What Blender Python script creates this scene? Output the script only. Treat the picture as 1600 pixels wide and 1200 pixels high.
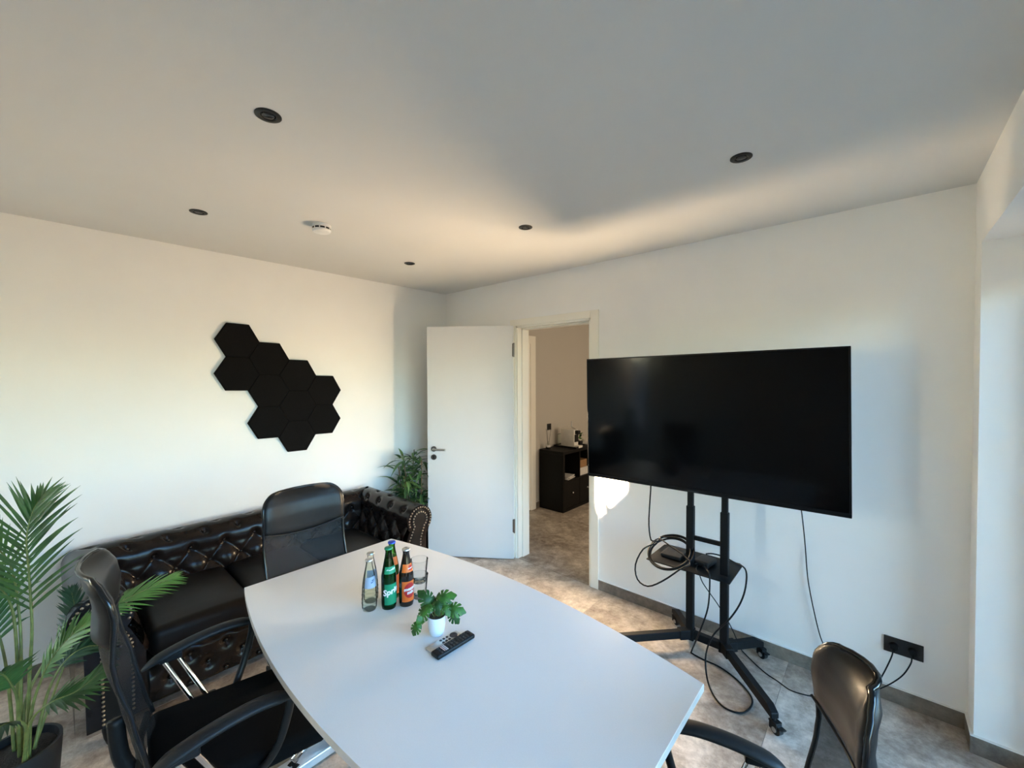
import bpy, bmesh, math, random
from mathutils import Vector, Matrix
PI = math.pi
for o in list(bpy.data.objects): bpy.data.objects.remove(o)
scene = bpy.context.scene
COL = scene.collection
random.seed(7)

# ------------------------------------------------------------------ camera
cam_d = bpy.data.cameras.new('camera'); cam = bpy.data.objects.new('camera', cam_d); COL.objects.link(cam)
cam_d.sensor_fit = 'HORIZONTAL'; cam_d.sensor_width = 36; cam_d.lens = 648.689 / 1600 * 36
cam_d.clip_start = 0.02; cam_d.clip_end = 200
YAW, PITCH, ROLL = 0.7270, -0.0178, -0.0031
_f = Vector((-math.sin(YAW) * math.cos(PITCH), math.cos(YAW) * math.cos(PITCH), math.sin(PITCH)))
_r = Vector((math.cos(YAW), math.sin(YAW), 0)); _u = _r.cross(_f)
_r2 = _r * math.cos(ROLL) + _u * math.sin(ROLL); _u2 = -_r * math.sin(ROLL) + _u * math.cos(ROLL)
M = Matrix((_r2, _u2, -_f)).transposed().to_4x4(); M.translation = Vector((3.5978, -2.9389, 1.7134))
cam.matrix_world = M
scene.camera = cam

# ------------------------------------------------------------------ light and exposure
scene.view_settings.view_transform = 'Standard'; scene.view_settings.look = 'None'
scene.view_settings.gamma = 1; scene.view_settings.use_curve_mapping = False
scene.view_settings.exposure = 0.84
scene.cycles.use_denoising = True
scene.cycles.max_bounces = 14; scene.cycles.diffuse_bounces = 8; scene.cycles.glossy_bounces = 6
scene.cycles.transmission_bounces = 10; scene.cycles.transparent_max_bounces = 16
scene.cycles.sample_clamp_indirect = 0
scene.cycles.use_guiding = True
SUN_DIR = Vector((0.35, 1.0, -0.215)).normalized()
SUN_STRENGTH, SKY_STRENGTH = 330.0, 2.5
w = bpy.data.worlds.new('sky'); scene.world = w; w.use_nodes = True
nt = w.node_tree; bg = nt.nodes['Background']
sky = nt.nodes.new('ShaderNodeTexSky'); sky.sky_type = 'NISHITA'; sky.sun_disc = False
sky.sun_elevation = math.radians(11); sky.sun_rotation = math.atan2(-SUN_DIR.x, -SUN_DIR.y); sky.altitude = 100; sky.dust_density = 1.0; sky.ozone_density = 2.5
tint = nt.nodes.new('ShaderNodeMix'); tint.data_type = 'RGBA'; tint.blend_type = 'MULTIPLY'; tint.inputs[0].default_value = 1.0
tint.inputs[7].default_value = (0.755, 0.953, 1.095, 1)
nt.links.new(sky.outputs[0], tint.inputs[6]); nt.links.new(tint.outputs[2], bg.inputs[0]); bg.inputs[1].default_value = SKY_STRENGTH
sl = bpy.data.lights.new('sun', 'SUN'); sl.energy = SUN_STRENGTH; sl.angle = math.radians(0.55); sl.color = (1.0, 0.74, 0.46)
so = bpy.data.objects.new('sun', sl); COL.objects.link(so)
so.rotation_euler = SUN_DIR.to_track_quat('-Z', 'Y').to_euler()
# added warm fill lamp, in place of an assumed hallway window out of view
hl = bpy.data.lights.new('hall_fill_light', 'AREA'); hl.shape = 'RECTANGLE'; hl.size = 1.2; hl.size_y = 1.6
hl.energy = 22; hl.color = (1.0, 0.80, 0.58)
ho = bpy.data.objects.new('hall_fill_light', hl); COL.objects.link(ho)
ho.location = (3.8, 1.9, 1.4); ho.rotation_euler = (0, PI / 2, 0)

# ------------------------------------------------------------------ materials
def lin(c):
    return tuple((x / 12.92 if x <= 0.04045 else ((x + 0.055) / 1.055) ** 2.4) for x in c)
def rgb(r, g, b): return lin((r / 255, g / 255, b / 255))
def mat(name, col, rough=0.5, metal=0.0, var=0.06, scale=20.0, bump=0.0, bscale=None, spec=0.5, coat=0.0, trans=0.0, ior=1.45, sheen=0.0):
    m = bpy.data.materials.new(name); m.use_nodes = True
    t = m.node_tree; b = t.nodes['Principled BSDF']
    b.inputs['Roughness'].default_value = rough; b.inputs['Metallic'].default_value = metal
    b.inputs['Specular IOR Level'].default_value = spec; b.inputs['Coat Weight'].default_value = coat
    b.inputs['Coat Roughness'].default_value = 0.15
    b.inputs['Transmission Weight'].default_value = trans; b.inputs['IOR'].default_value = ior
    b.inputs['Sheen Weight'].default_value = sheen
    tc = t.nodes.new('ShaderNodeTexCoord')
    n = t.nodes.new('ShaderNodeTexNoise'); n.inputs['Scale'].default_value = scale; n.inputs['Detail'].default_value = 4
    t.links.new(tc.outputs['Object'], n.inputs['Vector'])
    r = t.nodes.new('ShaderNodeValToRGB'); r.color_ramp.elements[0].position = 0.3; r.color_ramp.elements[1].position = 0.7
    r.color_ramp.elements[0].color = tuple(max(0, c * (1 - var)) for c in col) + (1,)
    r.color_ramp.elements[1].color = tuple(min(1, c * (1 + var)) for c in col) + (1,)
    t.links.new(n.outputs['Fac'], r.inputs['Fac']); t.links.new(r.outputs['Color'], b.inputs['Base Color'])
    if bump:
        n2 = t.nodes.new('ShaderNodeTexNoise'); n2.inputs['Scale'].default_value = bscale or scale * 8; n2.inputs['Detail'].default_value = 3
        t.links.new(tc.outputs['Object'], n2.inputs['Vector'])
        bp = t.nodes.new('ShaderNodeBump'); bp.inputs['Strength'].default_value = bump; bp.inputs['Distance'].default_value = 0.002
        t.links.new(n2.outputs['Fac'], bp.inputs['Height']); t.links.new(bp.outputs['Normal'], b.inputs['Normal'])
    return m

def tile_mat(name, a, b_, c, rough=0.5):
    m = bpy.data.materials.new(name); m.use_nodes = True
    t = m.node_tree; b = t.nodes['Principled BSDF']; b.inputs['Roughness'].default_value = rough
    b.inputs['Specular IOR Level'].default_value = 0.35
    g = t.nodes.new('ShaderNodeNewGeometry'); oi = t.nodes.new('ShaderNodeObjectInfo')
    mul = t.nodes.new('ShaderNodeVectorMath'); mul.operation = 'SCALE'; mul.inputs['Scale'].default_value = 13.0
    cmb = t.nodes.new('ShaderNodeCombineXYZ')
    for k in range(3): t.links.new(oi.outputs['Random'], cmb.inputs[k])
    t.links.new(cmb.outputs[0], mul.inputs[0])
    add = t.nodes.new('ShaderNodeVectorMath'); add.operation = 'ADD'
    t.links.new(g.outputs['Position'], add.inputs[0]); t.links.new(mul.outputs[0], add.inputs[1])
    n1 = t.nodes.new('ShaderNodeTexNoise'); n1.inputs['Scale'].default_value = 2.6; n1.inputs['Detail'].default_value = 9
    n1.inputs['Roughness'].default_value = 0.66; n1.inputs['Distortion'].default_value = 0.7
    n2 = t.nodes.new('ShaderNodeTexNoise'); n2.inputs['Scale'].default_value = 17; n2.inputs['Detail'].default_value = 8; n2.inputs['Roughness'].default_value = 0.75
    t.links.new(add.outputs[0], n1.inputs['Vector']); t.links.new(add.outputs[0], n2.inputs['Vector'])
    mix = t.nodes.new('ShaderNodeMath'); mix.operation = 'MULTIPLY_ADD'; mix.inputs[1].default_value = 0.55
    ml2 = t.nodes.new('ShaderNodeMath'); ml2.operation = 'MULTIPLY'; ml2.inputs[1].default_value = 0.45
    t.links.new(n2.outputs['Fac'], ml2.inputs[0]); t.links.new(n1.outputs['Fac'], mix.inputs[0]); t.links.new(ml2.outputs[0], mix.inputs[2])
    r = t.nodes.new('ShaderNodeValToRGB'); e = r.color_ramp.elements
    e[0].position = 0.38; e[0].color = a + (1,); e[1].position = 0.64; e[1].color = c + (1,)
    x = e.new(0.5); x.color = b_ + (1,)
    t.links.new(mix.outputs[0], r.inputs['Fac']); t.links.new(r.outputs['Color'], b.inputs['Base Color'])
    bp = t.nodes.new('ShaderNodeBump'); bp.inputs['Strength'].default_value = 0.12; bp.inputs['Distance'].default_value = 0.002
    t.links.new(n2.outputs['Fac'], bp.inputs['Height']); t.links.new(bp.outputs['Normal'], b.inputs['Normal'])
    return m

def pane_mat(name, tint=(1, 1, 1), refl=0.08):
    m = bpy.data.materials.new(name); m.use_nodes = True; t = m.node_tree
    t.nodes.remove(t.nodes['Principled BSDF']); out = t.nodes['Material Output']
    tr = t.nodes.new('ShaderNodeBsdfTransparent'); tr.inputs[0].default_value = tint + (1,)
    gl = t.nodes.new('ShaderNodeBsdfGlossy'); gl.inputs['Roughness'].default_value = 0.02
    fr = t.nodes.new('ShaderNodeFresnel'); fr.inputs[0].default_value = 1.45
    mx = t.nodes.new('ShaderNodeMixShader'); t.links.new(fr.outputs[0], mx.inputs[0])
    t.links.new(tr.outputs[0], mx.inputs[1]); t.links.new(gl.outputs[0], mx.inputs[2]); t.links.new(mx.outputs[0], out.inputs[0])
    return m

def mesh_fabric(name, col, open_):
    m = bpy.data.materials.new(name); m.use_nodes = True; t = m.node_tree
    b = t.nodes['Principled BSDF']; b.inputs['Base Color'].default_value = col + (1,); b.inputs['Roughness'].default_value = 0.75
    out = t.nodes['Material Output']; tr = t.nodes.new('ShaderNodeBsdfTransparent')
    tc = t.nodes.new('ShaderNodeTexCoord'); ck = t.nodes.new('ShaderNodeTexNoise'); ck.inputs['Scale'].default_value = 900
    t.links.new(tc.outputs['Object'], ck.inputs['Vector'])
    mp = t.nodes.new('ShaderNodeMapRange'); mp.inputs[1].default_value = 0.3; mp.inputs[2].default_value = 0.7
    mp.inputs[3].default_value = max(0, open_ - 0.05); mp.inputs[4].default_value = min(1, open_ + 0.05)
    t.links.new(ck.outputs['Fac'], mp.inputs[0])
    mx = t.nodes.new('ShaderNodeMixShader'); t.links.new(mp.outputs[0], mx.inputs[0])
    t.links.new(b.outputs[0], mx.inputs[1]); t.links.new(tr.outputs[0], mx.inputs[2]); t.links.new(mx.outputs[0], out.inputs[0])
    return m

def glass_mat(name, tint, edge, ior=1.45):
    # thin glass: tinted transparency, darker towards the silhouette where the light passes through more glass, fresnel gloss on top
    m = bpy.data.materials.new(name); m.use_nodes = True; t = m.node_tree
    t.nodes.remove(t.nodes['Principled BSDF']); out = t.nodes['Material Output']
    tr = t.nodes.new('ShaderNodeBsdfTransparent'); gl = t.nodes.new('ShaderNodeBsdfGlossy'); gl.inputs['Roughness'].default_value = 0.03
    lw = t.nodes.new('ShaderNodeLayerWeight'); lw.inputs[0].default_value = 0.5
    rp = t.nodes.new('ShaderNodeValToRGB'); e = rp.color_ramp.elements
    e[0].position = 0.35; e[0].color = tint + (1,); e[1].position = 0.95; e[1].color = edge + (1,)
    t.links.new(lw.outputs['Facing'], rp.inputs['Fac']); t.links.new(rp.outputs['Color'], tr.inputs[0])
    fr = t.nodes.new('ShaderNodeFresnel'); fr.inputs[0].default_value = ior
    mx = t.nodes.new('ShaderNodeMixShader'); t.links.new(fr.outputs[0], mx.inputs[0])
    t.links.new(tr.outputs[0], mx.inputs[1]); t.links.new(gl.outputs[0], mx.inputs[2]); t.links.new(mx.outputs[0], out.inputs[0])
    return m

MT = {}
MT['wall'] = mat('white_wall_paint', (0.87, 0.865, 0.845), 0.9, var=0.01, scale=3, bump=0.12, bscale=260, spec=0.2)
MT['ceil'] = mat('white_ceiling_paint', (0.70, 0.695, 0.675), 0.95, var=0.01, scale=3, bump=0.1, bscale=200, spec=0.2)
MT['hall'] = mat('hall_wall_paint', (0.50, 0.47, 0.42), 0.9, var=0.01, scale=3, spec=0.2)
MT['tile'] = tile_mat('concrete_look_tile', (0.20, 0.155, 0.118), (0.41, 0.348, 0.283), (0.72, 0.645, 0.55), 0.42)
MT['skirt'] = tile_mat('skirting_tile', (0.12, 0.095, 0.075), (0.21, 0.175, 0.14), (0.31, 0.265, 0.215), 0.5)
MT['grout'] = mat('grout', (0.27, 0.23, 0.19), 0.9)
MT['bead'] = mat('white_acrylic_bead', (0.8, 0.79, 0.77), 0.6)
MT['door'] = mat('white_lacquer', (0.76, 0.755, 0.74), 0.35, var=0.01, scale=4)
MT['frame'] = mat('cream_white_lacquer', (0.86, 0.83, 0.74), 0.4, var=0.01, scale=4)
MT['steel'] = mat('brushed_steel', (0.55, 0.54, 0.52), 0.32, 1.0, scale=60)
MT['darksteel'] = mat('dark_steel', (0.22, 0.21, 0.2), 0.35, 1.0, scale=60)
MT['chrome'] = mat('chrome', (0.75, 0.76, 0.78), 0.08, 1.0, var=0.02)
MT['alu'] = mat('silver_painted_steel', (0.72, 0.73, 0.74), 0.35, 0.55, scale=40)
MT['white_metal'] = mat('white_window_profile', (0.78, 0.78, 0.77), 0.4)
MT['pane'] = pane_mat('window_glass')
MT['table'] = mat('light_grey_laminate', (0.76, 0.74, 0.70), 0.42, var=0.02, scale=300, spec=0.2)
MT['edge'] = mat('grey_edge_band', (0.60, 0.585, 0.565), 0.5)
MT['leather'] = mat('dark_brown_leather', (0.011, 0.0072, 0.006), 0.23, var=0.25, scale=30, bump=0.10, bscale=180, spec=0.26)
MT['seatleather'] = mat('matte_seat_leather', (0.007, 0.0055, 0.005), 0.45, var=0.2, scale=20, bump=0.1, bscale=160, spec=0.22)
MT['brass'] = mat('antique_brass', (0.42, 0.33, 0.24), 0.3, 1.0)
MT['button'] = mat('leather_button', (0.008, 0.006, 0.0055), 0.2, spec=0.5)
MT['pu'] = mat('black_leatherette', (0.011, 0.0105, 0.011), 0.42, var=0.15, scale=30, bump=0.08, bscale=220, spec=0.34)
MT['rim'] = mat('glossy_black_rim', (0.008, 0.008, 0.0085), 0.16, spec=0.5)
MT['seat'] = mat('black_seat_fabric', (0.004, 0.004, 0.0042), 0.95, var=0.2, scale=120, spec=0.1)
MT['netting'] = mesh_fabric('black_mesh_fabric', (0.005, 0.005, 0.006), 0.25)
MT['plastic'] = mat('black_plastic', (0.009, 0.009, 0.0095), 0.42, var=0.1, scale=50, spec=0.3)
MT['softplastic'] = mat('soft_black_plastic', (0.014, 0.014, 0.0145), 0.5, var=0.1, scale=80, spec=0.3)
MT['rubber'] = mat('black_rubber', (0.012, 0.012, 0.012), 0.7)
MT['blackmetal'] = mat('black_powder_coat', (0.006, 0.0063, 0.007), 0.55, spec=0.2, var=0.12, scale=60, bump=0.06, bscale=500)
MT['cable'] = mat('black_cable_jacket', (0.005, 0.005, 0.0055), 0.5, var=0.1, spec=0.25)
MT['tvbody'] = mat('tv_black_plastic', (0.005, 0.005, 0.0055), 0.35, spec=0.18)
MT['screen'] = mat('tv_glass_panel', (0.0016, 0.0016, 0.0018), 0.11, var=0.02, spec=0.16)
MT['foam'] = mat('black_acoustic_felt', (0.0075, 0.007, 0.007), 0.97, var=0.3, scale=240, spec=0.08)
MT['socket'] = mat('matte_black_socket', (0.009, 0.009, 0.010), 0.5)
MT['white'] = mat('white_plastic', (0.78, 0.78, 0.77), 0.4)
MT['slot'] = mat('dark_slot', (0.03, 0.03, 0.03), 0.8)
MT['spot'] = mat('black_spot_ring', (0.008, 0.008, 0.008), 0.45)
MT['lens'] = mat('dark_lamp_lens', (0.02, 0.02, 0.022), 0.15, spec=0.7)
MT['palm'] = mat('palm_leaf', (0.045, 0.115, 0.028), 0.42, var=0.45, scale=9, spec=0.5)
MT['palmdark'] = mat('palm_leaf_dark', (0.022, 0.060, 0.026), 0.40, var=0.4, scale=9, spec=0.5)
MT['palmlight'] = mat('palm_leaf_light', (0.085, 0.20, 0.035), 0.42, var=0.35, scale=9, spec=0.5)
MT['stem'] = mat('palm_stem', (0.17, 0.20, 0.055), 0.5, var=0.3, scale=30)
MT['bamboo'] = mat('bamboo_leaf', (0.040, 0.095, 0.032), 0.45, var=0.5, scale=5)
MT['bamboolight'] = mat('bamboo_leaf_light', (0.085, 0.17, 0.05), 0.45, var=0.4, scale=5)
MT['woodystem'] = mat('woody_stem', (0.16, 0.10, 0.055), 0.8, var=0.3, scale=40)
MT['monstera'] = mat('monstera_leaf', (0.042, 0.118, 0.016), 0.42, var=0.45, scale=45, spec=0.35)
MT['monsteradark'] = mat('monstera_leaf_dark', (0.018, 0.060, 0.012), 0.42, var=0.45, scale=45, spec=0.35)
MT['vein'] = mat('pale_leaf_cut', (0.42, 0.50, 0.28), 0.5)
MT['soil'] = mat('brown_moss_soil', (0.11, 0.075, 0.04), 0.95, var=0.7, scale=160, bump=1.0, bscale=200)
MT['darksoil'] = mat('dark_soil', (0.02, 0.017, 0.014), 0.95, var=0.5, scale=120, bump=1.0, bscale=150)
MT['pot'] = mat('white_ceramic', (0.74, 0.76, 0.80), 0.35, var=0.01)
MT['blackpot'] = mat('black_pot', (0.012, 0.012, 0.013), 0.5)
MT['clear'] = glass_mat('clear_bottle_glass', (0.94, 0.97, 0.94), (0.78, 0.84, 0.79), 1.16)
MT['tumbler'] = glass_mat('tumbler_glass', (0.97, 0.975, 0.975), (0.84, 0.86, 0.87), 1.16)
MT['green'] = glass_mat('green_bottle_glass', (0.10, 0.42, 0.12), (0.006, 0.06, 0.012))
MT['lightgreen'] = glass_mat('bright_green_bottle_glass', (0.22, 0.58, 0.10), (0.02, 0.16, 0.015))
MT['brown'] = mat('dark_cola_in_brown_glass', (0.012, 0.0055, 0.003), 0.06, spec=0.7)
MT['sodagreen'] = mat('soda_in_green_glass', (0.02, 0.10, 0.03), 0.1)
MT['sodaorange'] = mat('orangeade_in_green_glass', (0.16, 0.14, 0.02), 0.1)
MT['greencap'] = mat('green_crown_cap', (0.02, 0.20, 0.10), 0.35, 0.3)
MT['bluecap'] = mat('blue_crown_cap', (0.02, 0.06, 0.36), 0.35, 0.3)
MT['silvercap'] = mat('silver_crown_cap', (0.50, 0.50, 0.49), 0.3, 0.9)
MT['labgreen'] = mat('green_paper_label', (0.005, 0.24, 0.105), 0.45)
MT['laborange'] = mat('orange_paper_label', (0.74, 0.15, 0.02), 0.45)
MT['labred'] = mat('red_print', (0.48, 0.018, 0.02), 0.45)
MT['labwhite'] = mat('white_print', (0.85, 0.86, 0.86), 0.45)
MT['labblue'] = mat('silver_blue_label', (0.30, 0.36, 0.45), 0.4)
MT['labnavy'] = mat('navy_print', (0.05, 0.09, 0.2), 0.4)
MT['remsilver'] = mat('brushed_aluminium', (0.56, 0.545, 0.52), 0.38, 0.8, scale=90)
MT['rembutton'] = mat('remote_button', (0.03, 0.03, 0.032), 0.5)
MT['remlight'] = mat('pale_remote_button', (0.55, 0.54, 0.56), 0.5)
MT['rempink'] = mat('pinkish_remote_button', (0.62, 0.42, 0.40), 0.5)
MT['sideboard'] = mat('black_brown_wood_foil', (0.006, 0.0055, 0.005), 0.5, var=0.2, scale=50, spec=0.2)
MT['machine'] = mat('white_machine_plastic', (0.72, 0.69, 0.63), 0.35)
MT['frost'] = mat('frosted_glass', (0.46, 0.53, 0.50), 0.6)
MT['wood'] = mat('light_reed', (0.20, 0.15, 0.10), 0.7)
MT['box'] = mat('brown_cardboard', (0.30, 0.17, 0.08), 0.7)
MT['paper'] = mat('white_paper', (0.62, 0.60, 0.57), 0.7)
MT['terrace'] = mat('shade_dark_terrace', (0.022, 0.023, 0.024), 0.95, var=0.1, scale=2, spec=0.1)  # near-black base colour, the shade over the terrace is put into it
MT['render_pink'] = mat('pinkish_render', (0.55, 0.42, 0.36), 0.9)
MT['roof'] = mat('dark_roof_tile', (0.13, 0.11, 0.10), 0.8)

# ------------------------------------------------------------------ helpers
def link(name, me, m=None, parent=None, smooth=False, kind=None):
    if m is not None and not len(me.materials): me.materials.append(MT[m] if isinstance(m, str) else m)
    if smooth:
        for p in me.polygons: p.use_smooth = True
    o = bpy.data.objects.new(name, me); COL.objects.link(o)
    if parent is not None: o.parent = parent
    if kind: o['kind'] = kind
    return o
def fin(name, bm, m=None, parent=None, smooth=False, kind=None, angle=None):
    bmesh.ops.recalc_face_normals(bm, faces=bm.faces)
    me = bpy.data.meshes.new(name); bm.to_mesh(me); bm.free()
    o = link(name, me, m, parent, smooth, kind)
    if angle is not None:
        for p in me.polygons: p.use_smooth = True
        me.set_sharp_from_angle(angle=math.radians(angle))
    return o
def thing(name, label, cat, loc=(0, 0, 0), rz=0.0, group=None):
    o = bpy.data.objects.new(name, None); COL.objects.link(o); o.empty_display_size = 0.05
    o.location = loc; o.rotation_euler = (0, 0, rz); o['label'] = label; o['category'] = cat
    if group: o['group'] = group
    return o
def tag(o, label, cat, group=None):
    o['label'] = label; o['category'] = cat
    if group: o['group'] = group
    return o
def BM(): return bmesh.new()
def box(bm, x0, x1, y0, y1, z0, z1, bev=0.0, mtx=None, seg=2):
    r = bmesh.ops.create_cube(bm, size=1)
    vs = r['verts']
    for v in vs:
        v.co = Vector(((x0 + x1) / 2 + v.co.x * (x1 - x0), (y0 + y1) / 2 + v.co.y * (y1 - y0), (z0 + z1) / 2 + v.co.z * (z1 - z0)))
    if bev:
        es = list({e for v in vs for e in v.link_edges})
        b = bmesh.ops.bevel(bm, geom=es, offset=bev, segments=seg, affect='EDGES', profile=0.5)
        vs = list({v for f in b['faces'] for v in f.verts} | {v for v in vs if v.is_valid})
    if mtx is not None:
        for v in vs: v.co = mtx @ v.co
    return vs
def cyl(bm, p0, p1, r0, r1=None, n=16, caps=True):
    p0, p1 = Vector(p0), Vector(p1); r1 = r0 if r1 is None else r1
    d = (p1 - p0); q = d.to_track_quat('Z', 'Y')
    a = [bm.verts.new(p0 + q @ Vector((r0 * math.cos(2 * PI * k / n), r0 * math.sin(2 * PI * k / n), 0))) for k in range(n)]
    b = [bm.verts.new(p1 + q @ Vector((r1 * math.cos(2 * PI * k / n), r1 * math.sin(2 * PI * k / n), 0))) for k in range(n)]
    for k in range(n): bm.faces.new((a[k], a[(k + 1) % n], b[(k + 1) % n], b[k]))
    if caps: bm.faces.new(a[::-1]); bm.faces.new(b)
def lathe(bm, prof, n=32, c=(0, 0, 0), close=False, ripple=None):
    rings = []
    for (r, z) in prof:
        if r < 1e-5: rings.append([bm.verts.new((c[0], c[1], c[2] + z))])
        else: rings.append([bm.verts.new((c[0] + (r if ripple is None else r * ripple(k, n, z)) * math.cos(2 * PI * k / n), c[1] + (r if ripple is None else r * ripple(k, n, z)) * math.sin(2 * PI * k / n), c[2] + z)) for k in range(n)])
    for a, b in zip(rings, rings[1:]):
        for k in range(n):
            k2 = (k + 1) % n
            if len(a) == 1 and len(b) == 1: continue
            if len(a) == 1: bm.faces.new((a[0], b[k2], b[k]))
            elif len(b) == 1: bm.faces.new((a[k], a[k2], b[0]))
            else: bm.faces.new((a[k], a[k2], b[k2], b[k]))
def spline(pts, per=6, closed=False):
    P = [Vector(p) for p in pts]; out = []; n = len(P)
    for i in range(n if closed else n - 1):
        if closed: a, b, c, d = P[(i - 1) % n], P[i], P[(i + 1) % n], P[(i + 2) % n]
        else: a, b, c, d = P[max(i - 1, 0)], P[i], P[i + 1], P[min(i + 2, n - 1)]
        for k in range(per):
            t = k / per
            out.append(0.5 * ((2 * b) + (-a + c) * t + (2 * a - 5 * b + 4 * c - d) * t * t + (-a + 3 * b - 3 * c + d) * t ** 3))
    if not closed: out.append(P[-1])
    return out
def tube(bm, pts, r, n=8, closed=False, caps=True, flat=None):
    P = [Vector(p) for p in pts]; N = len(P); rings = []; up = None
    for i in range(N):
        if closed: t = P[(i + 1) % N] - P[i - 1]
        else: t = P[min(i + 1, N - 1)] - P[max(i - 1, 0)]
        if t.length < 1e-9: t = Vector((0, 0, 1))
        t.normalize()
        if up is None:
            up = Vector((0, 0, 1)) if abs(t.z) < 0.9 else Vector((1, 0, 0))
        s = t.cross(up).normalized(); up = s.cross(t).normalized()
        rr = r[i] if isinstance(r, (list, tuple)) else r
        ry = rr if flat is None else rr * flat
        rings.append([bm.verts.new(P[i] + s * rr * math.cos(2 * PI * k / n) + up * ry * math.sin(2 * PI * k / n)) for k in range(n)])
    for i in range(N if closed else N - 1):
        a, b = rings[i], rings[(i + 1) % N]
        for k in range(n): bm.faces.new((a[k], a[(k + 1) % n], b[(k + 1) % n], b[k]))
    if caps and not closed: bm.faces.new(rings[0][::-1]); bm.faces.new(rings[-1])
def prism(bm, poly, z0, z1):
    a = [bm.verts.new((x, y, z0)) for x, y in poly]; b = [bm.verts.new((x, y, z1)) for x, y in poly]
    n = len(poly)
    for k in range(n): bm.faces.new((a[k], a[(k + 1) % n], b[(k + 1) % n], b[k]))
    bm.faces.new(a[::-1]); bm.faces.new(b)
def prism_ax(bm, poly, f0, f1):
    # poly: list of 2D, f0 / f1 map (a,b) -> 3D point
    a = [bm.verts.new(f0(*p)) for p in poly]; b = [bm.verts.new(f1(*p)) for p in poly]; n = len(poly)
    for k in range(n): bm.faces.new((a[k], a[(k + 1) % n], b[(k + 1) % n], b[k]))
    bm.faces.new(a[::-1]); bm.faces.new(b)
def bx(name, m, parent, x0, x1, y0, y1, z0, z1, bev=0.0, kind=None):
    bm = BM(); box(bm, x0, x1, y0, y1, z0, z1, bev); return fin(name, bm, m, parent, kind=kind)
def text_mesh(body, size, shear=0.0, bold=0.0):
    cu = bpy.data.curves.new('lettering', 'FONT'); cu.body = body; cu.size = size; cu.shear = shear
    cu.align_x = 'CENTER'; cu.align_y = 'CENTER'; cu.offset = bold; cu.resolution_u = 3
    o = bpy.data.objects.new('lettering', cu); COL.objects.link(o)
    dg = bpy.context.evaluated_depsgraph_get(); me = bpy.data.meshes.new_from_object(o.evaluated_get(dg))
    bpy.data.objects.remove(o); return me
def wrap_text(name, body, size, r, ang, z, parent, m, shear=0.3, bold=0.0, tilt=0.0, dr=0.0012):
    me = text_mesh(body, size, shear, bold)
    bm = BM(); bm.from_mesh(me)
    bmesh.ops.triangulate(bm, faces=bm.faces)
    for _ in range(1): bmesh.ops.subdivide_edges(bm, edges=[e for e in bm.edges if e.calc_length() > size * 0.25], cuts=1)
    for v in bm.verts:
        x, y = v.co.x * math.cos(tilt) - v.co.y * math.sin(tilt), v.co.x * math.sin(tilt) + v.co.y * math.cos(tilt)
        a = ang + x / r; rr = (r if not callable(r) else r) + dr
        v.co = Vector((rr * math.cos(a), rr * math.sin(a), z + y))
    me2 = bpy.data.meshes.new(name); bm.to_mesh(me2); bm.free()
    return link(name, me2, m, parent)

# ------------------------------------------------------------------ room shell
L, H, FY, YR, ZL, YW = 3.926, 2.619, -5.10, -0.162, 2.308, -3.20
DX0, DX1, DZ, WT = 1.035, 1.845, 2.19, 0.148
def struct(name, m, boxes):
    bm = BM()
    for b in boxes: box(bm, *b)
    return fin(name, bm, m, kind='structure')
struct('wall_left', 'wall', [(-0.2, 0, FY - 0.25, 0.0, 0, H)])
struct('wall_back', 'wall', [(-0.2, DX0, 0, WT, 0, H), (DX1, L + 0.35, 0, WT, 0, H), (DX0, DX1, 0, WT, DZ, H)])
struct('wall_right', 'wall', [(L, L + 0.35, YR, 0, 0, H), (L, L + 0.35, YW, YR, ZL, H), (L, L + 0.35, FY - 0.25, YW, 0, H)])
WX0, WX1, WZ0, WZ1 = 0.03, 0.36, 0.45, 2.56
struct('wall_front', 'wall', [(0, WX0, FY - 0.25, FY, 0, H), (WX1, L, FY - 0.25, FY, 0, H), (WX0, WX1, FY - 0.25, FY, 0, WZ0), (WX0, WX1, FY - 0.25, FY, WZ1, H)])
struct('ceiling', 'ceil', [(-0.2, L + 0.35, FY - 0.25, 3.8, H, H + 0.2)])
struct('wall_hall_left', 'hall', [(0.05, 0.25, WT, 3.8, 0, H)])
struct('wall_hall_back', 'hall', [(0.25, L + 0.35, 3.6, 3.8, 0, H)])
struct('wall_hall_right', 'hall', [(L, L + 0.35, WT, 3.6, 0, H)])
floor = struct('floor', 'grout', [(-0.2, L + 0.35, FY - 0.25, 3.8, -0.12, -0.0035)])
xs = [-0.02, 0.80, 2.0, 3.2, 4.27]; ys = [-5.12, -4.8, -3.6, -2.4, -1.2, 0.0, 1.2, 2.4, 3.62]
for i in range(len(xs) - 1):
    for j in range(len(ys) - 1):
        g = 0.0008
        bx('tile', 'tile', floor, xs[i] + g, xs[i + 1] - g, ys[j] + g, ys[j + 1] - g, -0.0034, 0.0, 0.0008)
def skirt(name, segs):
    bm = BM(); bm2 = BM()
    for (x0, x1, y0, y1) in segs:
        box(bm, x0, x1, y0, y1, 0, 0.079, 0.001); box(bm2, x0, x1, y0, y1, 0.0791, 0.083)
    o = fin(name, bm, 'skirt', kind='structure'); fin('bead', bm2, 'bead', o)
T = 0.012
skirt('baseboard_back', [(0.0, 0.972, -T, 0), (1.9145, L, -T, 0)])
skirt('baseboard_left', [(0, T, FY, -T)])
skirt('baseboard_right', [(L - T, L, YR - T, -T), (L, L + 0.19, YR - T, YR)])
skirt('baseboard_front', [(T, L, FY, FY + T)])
skirt('baseboard_hall', [(0.25, 0.25 + T, 1.265, 3.6)])

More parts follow.
